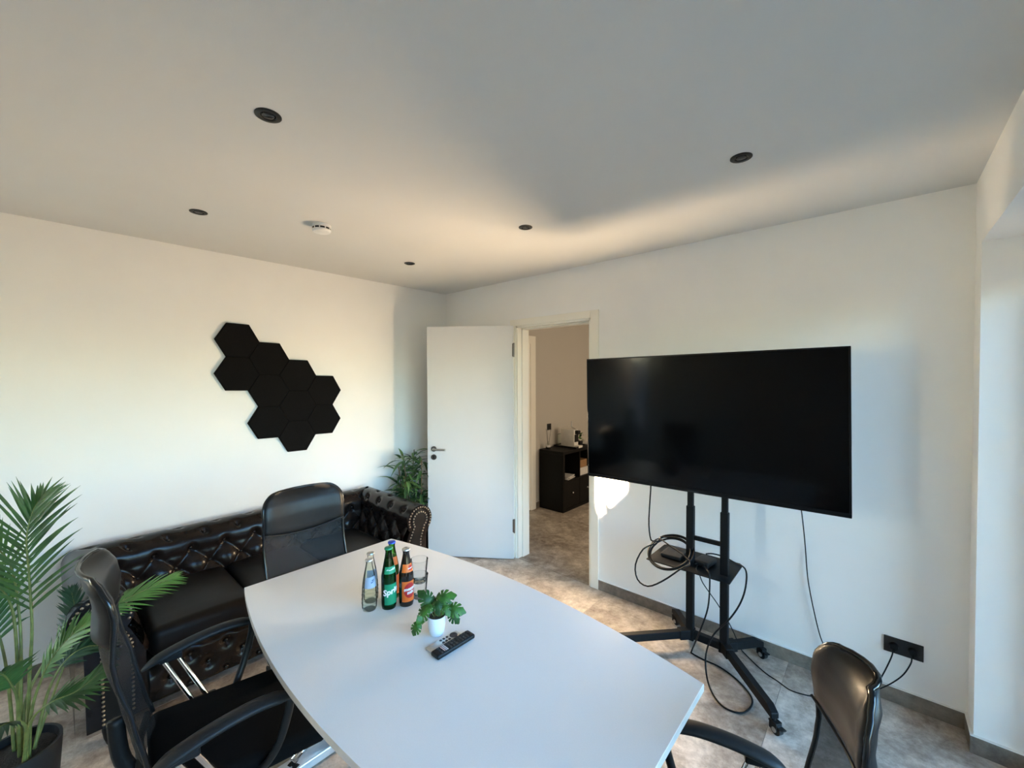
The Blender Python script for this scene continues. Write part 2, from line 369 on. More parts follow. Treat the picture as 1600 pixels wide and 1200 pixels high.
# door frame: lining, stop and flat casing
bm = BM()
box(bm, DX0 - 0.002, DX0 + 0.022, -0.002, WT + 0.002, 0, DZ); box(bm, DX1 - 0.022, DX1 + 0.002, -0.002, WT + 0.002, 0, DZ)
box(bm, DX0, DX1, -0.002, WT + 0.002, DZ - 0.022, DZ + 0.002)
trim = fin('trim_1', bm, 'frame', kind='structure')
for seg in [(0.972, DX0 + 0.004, 0, 2.245), (DX1 - 0.004, 1.914, 0, 2.245), (DX0 + 0.004, DX1 - 0.004, DZ - 0.004, 2.245)]:
    bx('casing', 'frame', trim, seg[0], seg[1], -0.013, 0.0, seg[2], seg[3], 0.0015)
bm = BM()
box(bm, DX0 + 0.022, DX0 + 0.034, 0.055, WT, 0, DZ - 0.022); box(bm, DX1 - 0.034, DX1 - 0.022, 0.055, WT, 0, DZ - 0.022)
box(bm, DX0 + 0.022, DX1 - 0.022, 0.055, WT, DZ - 0.034, DZ - 0.022)
fin('stop', bm, 'frame', trim)

# open door leaf, hinged left of the opening
HX, HY, EX, EY = 1.046, -0.052, 0.380, -0.532
dl = math.hypot(EX - HX, EY - HY); da = math.atan2(HY - EY, HX - EX)
door = bpy.data.objects.new('door_1', None); COL.objects.link(door); door['kind'] = 'structure'
door.location = (EX, EY, 0); door.rotation_euler = (0, 0, da)          # local +x from free edge to hinge, local -y faces the room
bx('leaf', 'door', door, 0, dl, 0, 0.04, 0.008, 2.186, 0.0015)
bx('rebate', 'frame', door, dl - 0.012, dl + 0.004, 0.0405, 0.052, 0.02, 2.17, 0.001)
bm = BM(); cyl(bm, (0.062, -0.009, 1.03), (0.062, 0, 1.03), 0.026, n=32)
h = fin('handle_rose', bm, 'darksteel', door, angle=40)
bm = BM(); tube(bm, spline([(0.062, -0.008, 1.03), (0.062, -0.035, 1.03), (0.067, -0.047, 1.03), (0.085, -0.052, 1.03), (0.13, -0.052, 1.03), (0.188, -0.052, 1.03)], 4), 0.0095, 12)
fin('lever', bm, 'steel', h, True)
bm = BM(); cyl(bm, (0.062, -0.009, 0.952), (0.062, 0, 0.952), 0.026, n=32)
h = fin('key_rose', bm, 'darksteel', door, angle=40)
bm = BM(); cyl(bm, (0.062, -0.0105, 0.956), (0.062, -0.0088, 0.956), 0.006, n=16); box(bm, 0.059, 0.065, -0.0105, -0.0088, 0.94, 0.956)
fin('keyhole', bm, 'slot', h)
for z in (0.32, 1.96):
    bm = BM(); cyl(bm, (dl + 0.006, -0.006, z - 0.065), (dl + 0.006, -0.006, z + 0.065), 0.0075, n=12); box(bm, dl - 0.010, dl + 0.004, -0.003, 0.0, z - 0.06, z + 0.06)
    hg = fin('hinge', bm, 'darksteel', door, angle=40)
    bm = BM(); box(bm, dl + 0.001, dl + 0.004, -0.012, -0.002, z - 0.03, z + 0.03); fin('hinge_gap', bm, 'slot', hg)

# balcony window in the right wall (its frame is just out of frame), narrow window in the front wall
def window(name, x0, x1, y0, y1, z0, z1, axis, mull=()):
    fr = bpy.data.objects.new(name, None); COL.objects.link(fr); fr['kind'] = 'structure'
    w_ = 0.065
    bm = BM()
    if axis == 'x':
        box(bm, x0, x1, y0, y0 + w_, z0, z1); box(bm, x0, x1, y1 - w_, y1, z0, z1); box(bm, x0, x1, y0 + w_, y1 - w_, z0, z0 + w_); box(bm, x0, x1, y0 + w_, y1 - w_, z1 - w_, z1)
        for m_ in mull: box(bm, x0, x1, m_ - 0.05, m_ + 0.05, z0 + w_, z1 - w_)
    else:
        box(bm, x0, x0 + 0.025, y0, y1, z0, z1); box(bm, x1 - 0.025, x1, y0, y1, z0, z1); box(bm, x0 + 0.025, x1 - 0.025, y0, y1, z0, z0 + 0.05); box(bm, x0 + 0.025, x1 - 0.025, y0, y1, z1 - 0.04, z1)
    fin('window_frame', bm, 'white_metal', fr)
    if axis == 'x':
        edges = [y0] + list(mull) + [y1]
        for a, b in zip(edges, edges[1:]): bx('pane', 'pane', fr, (x0 + x1) / 2 - 0.003, (x0 + x1) / 2 + 0.003, a + 0.052, b - 0.052, z0 + w_, z1 - w_)
    else: bx('pane', 'pane', fr, x0 + 0.025, x1 - 0.025, (y0 + y1) / 2 - 0.003, (y0 + y1) / 2 + 0.003, z0 + 0.05, z1 - 0.04)
    return fr
wn = window('window_1', L + 0.20, L + 0.27, YW, YR, 0.0, 2.165, 'x', mull=(-1.68,))
bx('shutter_box', 'wall', wn, L + 0.18, L + 0.35, YW, YR, 2.165, ZL)
window('window_2', WX0, WX1, FY - 0.20, FY - 0.14, WZ0, WZ1, 'y')
# outside: terrace and a neighbouring gabled house whose roof cuts the low sun
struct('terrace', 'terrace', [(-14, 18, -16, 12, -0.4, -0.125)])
bm = BM()
ridge_x, ridge_z, sl_ = 0.5, 6.089, 1.036
poly = [(ridge_x - 4.4, -0.12), (ridge_x - 4.4, ridge_z - 4.4 * sl_), (ridge_x, ridge_z), (ridge_x + 0.5, ridge_z - 0.5 * sl_), (ridge_x + 0.5, -0.12)]
prism_ax(bm, poly, lambda a, b: (a, -12.0, b), lambda a, b: (a, -15.8, b))
nh = fin('wall_neighbour', bm, 'render_pink', kind='structure')
bm = BM()
for s, e_ in ((-1, 4.7), (1, 0.7)):
    poly = [(ridge_x, ridge_z), (ridge_x + s * e_, ridge_z - e_ * sl_), (ridge_x + s * e_, ridge_z - e_ * sl_ - 0.02), (ridge_x, ridge_z - 0.02)]
    prism_ax(bm, [(a, b + 0.03) for a, b in poly], lambda a, b: (a, -12.0, b), lambda a, b: (a, -15.9, b))
fin('roof', bm, 'roof', nh)
# glazed door in the hallway wall
d2 = bpy.data.objects.new('door_2', None); COL.objects.link(d2); d2['kind'] = 'structure'; d2.location = (0.25, 0, 0)
bm = BM(); box(bm, 0, 0.018, 1.165, 1.265, 0, 2.23); box(bm, 0, 0.018, 0.22, 0.32, 0, 2.23); box(bm, 0, 0.018, 0.32, 1.165, 2.13, 2.23)
fin('casing', bm, 'frame', d2)
bm = BM(); box(bm, 0, 0.010, 1.135, 1.165, 0.01, 2.13); box(bm, 0, 0.010, 0.32, 0.37, 0.01, 2.13); box(bm, 0, 0.010, 0.37, 1.135, 2.09, 2.13); box(bm, 0, 0.010, 0.37, 1.135, 0.01, 0.07)
fin('leaf_frame', bm, 'frame', d2)
bx('pane', 'frost', d2, 0.0, 0.006, 0.37, 1.135, 0.07, 2.09)

# ------------------------------------------------------------------ ceiling fittings
spots = [((2.006, -2.413), 'black recessed ceiling spotlight nearest the camera, largest of the five'),
         ((0.800, -2.368), 'leftmost black recessed ceiling spotlight, left of the smoke detector'),
         ((3.155, -1.007), 'rightmost black recessed ceiling spotlight, above the television'),
         ((1.977, -0.989), 'black recessed ceiling spotlight right above the doorway frame'),
         ((0.778, -0.993), 'smallest black recessed ceiling spotlight, nearest the room corner')]
bmr = BM(); lathe(bmr, [(0.0415, 0.0), (0.0415, -0.003), (0.039, -0.0045), (0.027, -0.0045), (0.025, -0.002), (0.025, 0.0)], 40)
bml = BM(); lathe(bml, [(0.025, -0.0006), (0.020, -0.0006), (0.019, -0.003), (0.012, -0.0045), (0.0, -0.0048)], 32)
for i, (xy, lab) in enumerate(spots):
    t = thing('ceiling_spotlight', lab, 'light', (xy[0], xy[1], H), 0, 'recessed ceiling spotlights')
    if i == 0:
        r0 = fin('ring', bmr, 'spot', t, angle=35); l0 = fin('lamp_lens', bml, 'lens', t, angle=35)
    else:
        for src in (r0, l0):
            c = src.copy(); c.parent = t; COL.objects.link(c)
t = thing('smoke_detector', 'white round smoke detector with dark slots on the ceiling', 'detector', (1.10, -1.832, H))
bm = BM(); lathe(bm, [(0.048, 0), (0.052, -0.003), (0.052, -0.018), (0.050, -0.019)], 40); fin('base', bm, 'white', t, angle=35)
bm = BM(); lathe(bm, [(0.0495, -0.018), (0.0495, -0.030)], 40); fin('slot_band', bm, 'slot', t)
bm = BM()
for k in range(10):
    a = 2 * PI * k / 10
    box(bm, 0.047, 0.0515, -0.003, 0.003, -0.031, -0.018, mtx=Matrix.Rotation(a, 4, 'Z'))
fin('rib', bm, 'white', t, kind='stuff')
bm = BM(); lathe(bm, [(0.0515, -0.030), (0.0515, -0.036), (0.046, -0.043), (0.03, -0.046), (0, -0.0465)], 40); fin('cover', bm, 'white', t, angle=35)

# ------------------------------------------------------------------ hexagonal wall panels
HA = 0.1437
tl = math.radians(1.2)
bmh = BM()
ring = lambda s, x: [(x, s * math.cos(k * PI / 3), s * math.sin(k * PI / 3)) for k in range(6)]
rs = [[bmh.verts.new(p) for p in ring(*a)] for a in ((HA, 0.0), (HA, 0.022), (HA - 0.006, 0.027))]
for a, b in zip(rs, rs[1:]):
    for k in range(6): bmh.faces.new((a[k], a[(k + 1) % 6], b[(k + 1) % 6], b[k]))
bmh.faces.new(rs[0]); bmh.faces.new(rs[-1])
hexes = [(0, 0, 'topmost black hexagonal felt panel, upper left end of the wall cluster'),
         (0, 1, 'black hexagonal felt panel directly below the topmost one, at the left edge'),
         (1, 0.5, 'second black hexagonal felt panel down the upper right staircase edge'),
         (1, 1.5, 'inner black hexagonal felt panel left of centre, right of the left edge one'),
         (1, 2.5, 'black hexagonal felt panel at the lower left corner of the cluster'),
         (2, 1, 'third black hexagonal felt panel down the upper right staircase edge'),
         (2, 2, 'central black hexagonal felt panel enclosed by six neighbours'),
         (2, 3, 'lowest black hexagonal felt panel, bottom tip of the cluster'),
         (3, 1.5, 'upper black hexagonal felt panel of the pair at the right edge of the cluster'),
         (3, 2.5, 'lower black hexagonal felt panel of the pair at the right edge of the cluster')]
hm = None
for (c, r, lab) in hexes:
    y, z = c * HA * 1.5 * 1.0008, -r * HA * math.sqrt(3) * 1.0008
    if hm is None: o = fin('hexagonal_panel', bmh, 'foam'); hm = o.data
    else: o = link('hexagonal_panel', hm)
    o.location = (0.0, -1.983 + y * math.cos(tl) + z * math.sin(tl), 1.989 + z * math.cos(tl) - y * math.sin(tl))
    o.rotation_euler = (-tl, 0, 0)
    tag(o, lab, 'wall panel', 'black hexagonal wall panels')

# ------------------------------------------------------------------ chesterfield sofa
SX0, SX1, SY0, SY1 = 0.035, 0.955, -2.90, -0.925
sofa = thing('chesterfield_sofa', 'dark brown button-tufted leather chesterfield sofa against the left wall', 'sofa', (0, 0, 0))
def sofa_profile():
    P = [(0.285, 0.38), (0.268, 0.44), (0.250, 0.50), (0.232, 0.545)]
    cx, cz, r = 0.115, 0.615, 0.112
    for k in range(0, 19): # around the roll, front-low to back-low
        a = math.radians(-18 + k * (208 + 18) / 18)
        P.append((cx + r * math.cos(a), cz + r * math.sin(a)))
    P += [(0.03, 0.50), (0.025, 0.30), (0.025, 0.10)]
    # resample
    out = []
    for (a, b) in zip(P, P[1:]):
        d = math.hypot(b[0] - a[0], b[1] - a[1]); n = max(1, int(d / 0.011))
        for k in range(n): out.append((a[0] + (b[0] - a[0]) * k / n, a[1] + (b[1] - a[1]) * k / n))
    out.append(P[-1]); return out
PROF = sofa_profile()
LEN = [0.0]
for a, b in zip(PROF, PROF[1:]): LEN.append(LEN[-1] + math.hypot(b[0] - a[0], b[1] - a[1]))
def prof_normals():
    N = []
    for i in range(len(PROF)):
        a, b = PROF[max(i - 1, 0)], PROF[min(i + 1, len(PROF) - 1)]
        tx, tz = b[0] - a[0], b[1] - a[1]; l = math.hypot(tx, tz) or 1
        N.append((tz / l, -tx / l))
    return N
NORM = prof_normals()
TU, TV, U0, UMAX = 0.098, 0.100, 0.035, 0.45
def tuft(u, v, vlen):
    nb = max(2, round(vlen / TU)); vv = v / vlen * nb; uu = (u - U0) / TV
    s, t2 = vv + uu, vv - uu
    bil = (abs(math.sin(PI * s / 2)) * abs(math.sin(PI * t2 / 2))) ** 0.40
    # nearest button, for the round dimples on the roll
    best = 9.0
    for iu in (math.floor(uu), math.floor(uu) + 1):
        if iu < 0 or U0 + iu * TV > UMAX: continue
        for iv in (math.floor(vv), math.floor(vv) + 1):
            if (iu + iv) % 2 == 0: best = min(best, math.hypot((uu - iu) * TV, (vv - iv) * TU))
    dim = -0.026 * math.exp(-(best / 0.023) ** 2)
    k = min(1.0, max(0.0, (0.225 - u) / 0.07))            # 1 on the inner face, 0 on the roll
    return k * (bil - 0.75) * 0.030 + (1 - k) * dim + k * dim * 0.3
def sweep(name, f, vlen, ncol):
    # f(p, s): (outline offset p, parameter s) -> (x, y);   s in 0..1
    bm = BM(); G = []
    for j in range(ncol + 1):
        s = j / ncol; row = []
        for i, (p, z) in enumerate(PROF):
            d = tuft(LEN[i], s * vlen, vlen); n = NORM[i]
            pp, zz = p + n[0] * d, z + n[1] * d
            x, y = f(pp, s); row.append(bm.verts.new((x, y, zz)))
        G.append(row)
    for j in range(ncol):
        for i in range(len(PROF) - 1): bm.faces.new((G[j][i], G[j + 1][i], G[j + 1][i + 1], G[j][i + 1]))
    return bm
fb = lambda p, s: (SX0 + p, SY0 + p + (SY1 - SY0 - 2 * p) * s)
fr_ = lambda p, s: (SX0 + p + (SX1 - 0.012 - SX0 - p) * s, SY1 - p)
fl = lambda p, s: (SX0 + p + (SX1 - 0.012 - SX0 - p) * s, SY0 + p)
back = fin('backrest', sweep('backrest', fb, SY1 - SY0 - 0.3, 300), 'leather', sofa, True)
armR = fin('arm', sweep('arm', fr_, 0.80, 130), 'leather', sofa, True)
armL = fin('arm', sweep('arm', fl, 0.80, 130), 'leather', sofa, True)
bmB = BM(); bmesh.ops.create_uvsphere(bmB, u_segments=10, v_segments=6, radius=0.011); btn = None
def buttons(parent, f, vlen):
    global btn
    nb = max(2, round(vlen / TU))
    for iu in range(0, 6):
        u = U0 + iu * TV
        if u > UMAX: break
        i = min(range(len(LEN)), key=lambda k: abs(LEN[k] - u))
        for iv in range(0, nb + 1):
            if (iu + iv) % 2: continue
            s = iv / nb
            if s < 0.03 or s > 0.985: continue
            d = tuft(u, s * vlen, vlen); n = NORM[i]
            x, y = f(PROF[i][0] + n[0] * (d + 0.004), s); z = PROF[i][1] + n[1] * (d + 0.004)
            if btn is None: o = fin('button', bmB, 'button', parent, True); btn = o.data
            else: o = link('button', btn, None, parent)
            o.location = (x, y, z)
buttons(back, fb, SY1 - SY0 - 0.3); buttons(armR, fr_, 0.80); buttons(armL, fl, 0.80)
# arm front panels with a nailed scroll
for (yo, sg, arm) in ((SY1, -1, armR), (SY0, 1, armL)):
    def yy(p): return yo + sg * p
    cpos, cz, r = 0.115, 0.615, 0.112
    poly = []
    for k in range(0, 25):
        a = math.radians(-40 + k * 262 / 24); poly.append((cpos + r * math.cos(a), cz + r * math.sin(a)))
    poly += [(0.055, 0.50), (0.06, 0.11), (0.27, 0.11), (0.265, 0.40), (0.215, 0.515)]
    bm = BM(); prism_ax(bm, poly, lambda p, z: (SX1 - 0.016, yy(p), z), lambda p, z: (SX1, yy(p), z))
    fp = fin('front_panel', bm, 'leather', arm)
    c = [(cpos + (p - cpos) * 0.62 if z > 0.5 else 0.165 + (p - 0.165) * 0.5, cz + (z - cz) * (0.72 if z > 0.5 else 1.0)) for p, z in poly]
    bm = BM(); prism_ax(bm, c, lambda p, z: (SX1, yy(p), z), lambda p, z: (SX1 + 0.006, yy(p), z)); fin('inset_panel', bm, 'seatleather', arm)
    bm = BM()
    def nails(path, step):
        d = 0.0
        for a, b in zip(path, path[1:]):
            l = math.hypot(b[0] - a[0], b[1] - a[1])
            while d < l:
                p = a[0] + (b[0] - a[0]) * d / l; z = a[1] + (b[1] - a[1]) * d / l
                m_ = Matrix.Translation((SX1 + 0.006, yy(p), z)) @ Matrix.Diagonal((0.7, 1, 1, 1))
                bmesh.ops.create_icosphere(bm, subdivisions=1, radius=0.0072, matrix=m_); d += step
            d -= l
    inner = [(0.115, 0.13), (0.112, 0.47)] + [(cpos + 0.062 * math.cos(a), cz + 0.062 * math.sin(a)) for a in [math.radians(235 - k * 16) for k in range(0, 18)]] + [(0.215, 0.47), (0.217, 0.13)]
    outer = [(cpos + 0.098 * math.cos(a), cz + 0.098 * math.sin(a)) for a in [math.radians(215 - k * 16) for k in range(0, 16)]]
    nails(inner, 0.021); nails(outer, 0.021)
    o = fin('nailhead_trim', bm, 'brass', arm, True); o['kind'] = 'stuff'
# seat cushions, front rail, feet
cw = (SY1 - SY0 - 0.56) / 3
for k in range(3):
    y0 = SY0 + 0.28 + k * cw
    bm = BM(); box(bm, 0.26, 0.905, y0 + 0.003, y0 + cw - 0.003, 0.305, 0.450, 0.045, seg=5)
    bmesh.ops.subdivide_edges(bm, edges=[e for e in bm.edges if e.calc_length() > 0.2], cuts=6, use_grid_fill=True)
    for v in bm.verts:
        a = (v.co.x - 0.58) / 0.33; b = (v.co.y - y0 - cw / 2) / (cw / 2)
        if v.co.z > 0.40: v.co.z += 0.022 * max(0, 1 - a * a) * max(0, 1 - b * b)
    fin('seat_cushion', bm, 'seatleather', sofa, True)
bm = BM(); G = []
for j in range(241):
    s = j / 240; row = []
    for i in range(16):
        t_ = i / 15; z = 0.10 + 0.215 * t_
        v_ = s * (SY1 - SY0 - 0.56) / 0.08; u_ = (z - 0.12) / 0.075
        b_ = 1.0
        for iu in range(0, 3):
            for iv in (math.floor(v_), math.floor(v_) + 1):
                if (iu + iv) % 2 == 0: b_ = min(b_, 1 - 0.85 * math.exp(-(((u_ - iu) * 0.075) ** 2 + ((v_ - iv) * 0.08) ** 2) / 0.028 ** 2))
        row.append(bm.verts.new((0.905 + 0.026 * b_ * (1 if 0 < i < 15 else 0.3), SY0 + 0.28 + s * (SY1 - SY0 - 0.56), z)))
    G.append(row)
for j in range(240):
    for i in range(15): bm.faces.new((G[j][i], G[j + 1][i], G[j + 1][i + 1], G[j][i + 1]))
rail = fin('front_rail', bm, 'leather', sofa, True)
nr = int((SY1 - SY0 - 0.56) / 0.08)
for j in range(1, nr):
    for u_ in (0, 1, 2):
        if (j + u_) % 2: continue
        o = link('button', btn, None, rail); o.location = (0.913, SY0 + 0.28 + j * 0.08, 0.12 + 0.075 * u_)
bm = BM(); box(bm, SX0 + 0.03, 0.90, SY0 + 0.27, SY1 - 0.27, 0.095, 0.30); fin('seat_base', bm, 'seatleather', sofa)
for (x, y) in ((0.90, SY1 - 0.15), (0.90, SY0 + 0.15), (0.10, SY1 - 0.15), (0.10, SY0 + 0.15)):
    bm = BM(); lathe(bm, [(0.0, 0), (0.025, 0), (0.034, 0.03), (0.04, 0.07), (0.036, 0.11), (0.0, 0.11)], 20, (x, y, 0)); fin('foot', bm, 'sideboard', sofa, True)

# ------------------------------------------------------------------ conference table
tb = thing('conference_table', 'light grey boat-shaped conference table with bowed long sides', 'table', (2.295, -1.955, 0))
def table_outline(n=28):
    hx, he, hm_ = 0.893, 0.386, 0.492
    pts = []
    for k in range(n + 1):
        x = -hx + 2 * hx * k / n; pts.append((x, -(he + (hm_ - he) * (1 - (x / hx) ** 2))))
    for k in range(n + 1):
        x = hx - 2 * hx * k / n; pts.append((x, he + (hm_ - he) * (1 - (x / hx) ** 2)))
    return pts
bm = BM(); prism(bm, table_outline(), 0.7155, 0.74)
es = [e for e in bm.edges if abs(e.verts[0].co.z - e.verts[1].co.z) < 1e-6]
bmesh.ops.bevel(bm, geom=es, offset=0.0012, segments=1, affect='EDGES')
top = fin('tabletop', bm, None, tb); top.data.materials.append(MT['table']); top.data.materials.append(MT['edge'])
for p in top.data.polygons: p.material_index = 0 if abs(p.normal.z) > 0.5 else 1
for sx in (-1, 1):
    x = sx * 0.57
    bm = BM(); box(bm, x - 0.036, x + 0.036, -0.36, 0.36, 0.012, 0.052, 0.006); fo = fin('foot', bm, 'alu', tb)
    for y in (-0.33, 0.33):
        bm = BM(); cyl(bm, (x, y, 0), (x, y, 0.012), 0.02, n=16); fin('glide', bm, 'rubber', fo)
    for y in (-0.05, 0.05):
        bm = BM(); box(bm, x - 0.03, x + 0.03, y - 0.02, y + 0.02, 0.05, 0.69, 0.004); fin('leg', bm, 'alu', tb)
    bm = BM(); box(bm, x - 0.03, x + 0.03, -0.33, 0.33, 0.685, 0.7155, 0.003); fin('bearer', bm, 'alu', tb)
bm = BM(); box(bm, -0.57, 0.57, -0.02, 0.02, 0.64, 0.685, 0.003); fin('crossbeam', bm, 'alu', tb)

# ------------------------------------------------------------------ office chairs
LEAN = 0.0
def bprof(z): return bprof0(z) + LEAN * (z - 0.45)
def bprof0(z):   # front surface of the back, local y at height z (chair faces +y)
    K = [(0.40, -0.205), (0.50, -0.245), (0.574, -0.268), (0.73, -0.298), (0.86, -0.330), (0.91, -0.338), (0.97, -0.336), (1.03, -0.332), (1.08, -0.340), (1.12, -0.358), (1.15, -0.382), (1.2, -0.43)]
    for (a, b) in zip(K, K[1:]):
        if z <= b[0]:
            t_ = (z - a[0]) / (b[0] - a[0]); t_ = t_ * t_ * (3 - 2 * t_) * 0.4 + t_ * 0.6
            return a[1] + (b[1] - a[1]) * t_
    return K[-1][1]
CW, CZT, CZB, CR = 0.40, 1.145, 0.47, 0.080
def hw(z):
    h = CW / 2 - 0.012 * max(0, (0.75 - z) / 0.3)
    if z > CZT - CR: h -= CR - math.sqrt(max(0, CR * CR - (z - CZT + CR) ** 2))
    if z < CZB + 0.05: h -= 0.05 - math.sqrt(max(0, 0.05 ** 2 - (CZB + 0.05 - z) ** 2))
    return h
def sheet(bm, zs, zlow, thick, nu=20, bulge=0.0, wmul=1.0):
    F, B = [], []
    for j, tz in enumerate(zs):
        rf, rb = [], []
        for i in range(nu + 1):
            u = -1 + 2 * i / nu
            z0 = zlow(u); z = z0 + (zs[-1] - z0) * tz[0] if isinstance(tz, tuple) else tz
            x = u * hw(z) * wmul; edge = min(1.0, (1 - abs(u)) * 6) * min(1.0, (zs_end - z) / 0.02 if zs_end - z < 0.02 else 1.0)
            y = bprof(z) + 0.035 * u * u
            rf.append(bm.verts.new((x, y + bulge * math.sqrt(max(0, edge)), z))); rb.append(bm.verts.new((x, y - thick * math.sqrt(max(0.05, edge)), z)))
        F.append(rf); B.append(rb)
    n = len(F)
    for j in range(n - 1):
        for i in range(nu):
            bm.faces.new((F[j][i], F[j][i + 1], F[j + 1][i + 1], F[j + 1][i])); bm.faces.new((B[j][i], B[j + 1][i], B[j + 1][i + 1], B[j][i + 1]))
    for j in range(n - 1):
        for i in (0, nu): bm.faces.new((F[j][i], F[j + 1][i], B[j + 1][i], B[j][i]))
    for i in range(nu):
        for j in (0, n - 1): bm.faces.new((F[j][i], F[j][i + 1], B[j][i + 1], B[j][i]))
zs_end = CZT
def make_chair(label, loc, rz, drop=0.0, width=0.40, radius=0.080, lean=0.0):
    global CW, CR, LEAN
    CW, CR, LEAN = width, radius, lean
    t = thing('office_chair', label, 'chair', loc, rz, 'black mesh-back office chairs')
    # seat
    bm = BM(); box(bm, -0.235, 0.235, -0.235, 0.255, 0.405, 0.480, 0.034, seg=4)
    for v in bm.verts:
        if v.co.y > 0.12: v.co.z -= 0.5 * (v.co.y - 0.12) ** 1.3
        k = max(0, 1 - abs(v.co.y - 0.0) / 0.3)
    se = fin('seat', bm, 'seat', t, True)
    bm = BM(); box(bm, -0.19, 0.19, -0.19, 0.19, 0.385, 0.408, 0.008); fin('seat_pan', bm, 'plastic', t)
    # netting
    bm = BM(); zz = [CZB + (0.975 - CZB) * k / 18 for k in range(19)]
    F = []
    for z in zz:
        F.append([bm.verts.new((u * (hw(z) - 0.006), bprof(z) - 0.008 + 0.035 * u * u, z)) for u in [-1 + 2 * i / 16 for i in range(17)]])
    for j in range(18):
        for i in range(16): bm.faces.new((F[j][i], F[j][i + 1], F[j + 1][i + 1], F[j + 1][i]))
    fin('mesh_back', bm, 'netting', t, True)
    # headrest pad with a scooped lower edge
    bm = BM(); F, B = [], []; nu, nz = 22, 16
    for j in range(nz + 1):
        rf, rb = [], []
        for i in range(nu + 1):
            u = -1 + 2 * i / nu; zl = 0.925 + 0.035 * u * u; q = j / nz; q = 1 - (1 - q) ** 1.5
            z = zl + (CZT - 0.0006 - zl) * q
            x = u * hw(z); e = min(1, (1 - abs(u)) * 5.0, (1 - q) * 6 + 0.0, q * 10 + 0.15); e = math.sqrt(max(0.02, e))
            y = bprof(z) + 0.035 * u * u
            rf.append(bm.verts.new((x, y + 0.014 * e, z))); rb.append(bm.verts.new((x, y - 0.024 * e, z)))
        F.append(rf); B.append(rb)
    for j in range(nz):
        for i in range(nu):
            bm.faces.new((F[j][i], F[j][i + 1], F[j + 1][i + 1], F[j + 1][i])); bm.faces.new((B[j][i], B[j + 1][i], B[j + 1][i + 1], B[j][i + 1]))
        for i in (0, nu): bm.faces.new((F[j][i], F[j + 1][i], B[j + 1][i], B[j][i]))
    for i in range(nu):
        for j in (0, nz): bm.faces.new((F[j][i], F[j][i + 1], B[j][i + 1], B[j][i]))
    hr = fin('headrest', bm, 'pu', t, True)
    bm = BM(); tube(bm, [(u * hw(0.925 + 0.035 * u * u), bprof(0.93) + 0.035 * u * u + 0.012, 0.925 + 0.035 * u * u) for u in [-0.99 + 1.98 * i / 20 for i in range(21)]], 0.004, 6); fin('piping', bm, 'pu', hr, True)
    # side frame tube
    path = []
    zs_ = [CZB + 0.03 + (CZT - CR - CZB - 0.03) * k / 22 for k in range(23)] + [CZT - CR + CR * math.sin(PI / 2 * k / 9) for k in range(1, 9)]
    for z in zs_: path.append((-hw(z) - 0.001, bprof(z) - 0.006 + 0.035, z))
    right = [(-x, y, z) for x, y, z in reversed(path)]
    ht = hw(CZT - 0.002)
    mid = [(ht * q_, bprof(CZT) - 0.006 + 0.035 * q_ * q_, CZT) for q_ in (-0.8, -0.5, -0.2, 0.2, 0.5, 0.8)]
    bm = BM(); tube(bm, path + mid + right, 0.0068, 8); fin('back_frame', bm, 'rim', t, True)
    bm = BM(); tube(bm, [(-hw(0.52), bprof(0.52) + 0.02, 0.50), (-0.1, bprof(0.5) - 0.01, 0.475), (0.1, bprof(0.5) - 0.01, 0.475), (hw(0.52), bprof(0.52) + 0.02, 0.50)], 0.012, 8); fin('lower_rail', bm, 'plastic', t, True)
    bm = BM(); tube(bm, spline([(0, bprof(0.62) - 0.035, 0.64), (0, bprof(0.5) - 0.05, 0.5), (0, -0.235, 0.41), (0, -0.15, 0.385)], 5), 0.022, 8, flat=0.5); fin('back_bar', bm, 'plastic', t, True)
    # arms
    for s in (-1, 1):
        x = s * 0.287
        bm = BM()
        P = spline([(x, -0.245, 0.610), (x, -0.20, 0.634), (x, -0.10, 0.660), (x, 0.0, 0.672), (x, 0.07, 0.668), (x, 0.125, 0.655)], 5)
        R = []
        for k in range(len(P)):
            q = k / (len(P) - 1); R.append(0.030 * min(1, 0.25 + 3.5 * q) * min(1, 0.45 + 3.2 * (1 - q)))
        tube(bm, P, R, 12, flat=0.5)
        pad = fin('armrest', bm, 'softplastic', t, True)
        bm = BM(); tube(bm, spline([(x, 0.115, 0.648), (x, 0.11, 0.60), (x - s * 0.01, 0.08, 0.50), (x - s * 0.045, 0.04, 0.425), (x - s * 0.09, 0.01, 0.402), (x - s * 0.16, 0.01, 0.40)], 5), 0.014, 8, flat=0.7); fin('arm_bracket', bm, 'plastic', pad, True)
        bm = BM(); box(bm, x - 0.018, x + 0.018, -0.195, -0.125, 0.615, 0.645, 0.006); fin('pad_block', bm, 'plastic', pad)
        for dy in (-0.022, 0.022):
            bm = BM(); cyl(bm, (x, -0.16 + dy, 0.62), (x - s * 0.035, -0.075 + dy, 0.44), 0.0085, n=12); fin('post', bm, 'chrome', pad, angle=40)
        bm = BM(); box(bm, min(x - s * 0.16, x - s * 0.02), max(x - s * 0.16, x - s * 0.02), -0.11, -0.02, 0.395, 0.445, 0.008); fin('arm_foot', bm, 'plastic', pad)
    # column and star base
    bm = BM(); box(bm, -0.09, 0.09, -0.12, 0.10, 0.345, 0.387, 0.01); fin('tilt_mechanism', bm, 'plastic', t)
    for c in t.children: c.location.z = -drop
    bm = BM(); cyl(bm, (0, 0, 0.09), (0, 0, 0.24), 0.026, n=20); cyl(bm, (0, 0, 0.22), (0, 0, 0.36 - drop), 0.016, n=20); fin('gas_column', bm, 'plastic', t, angle=40)
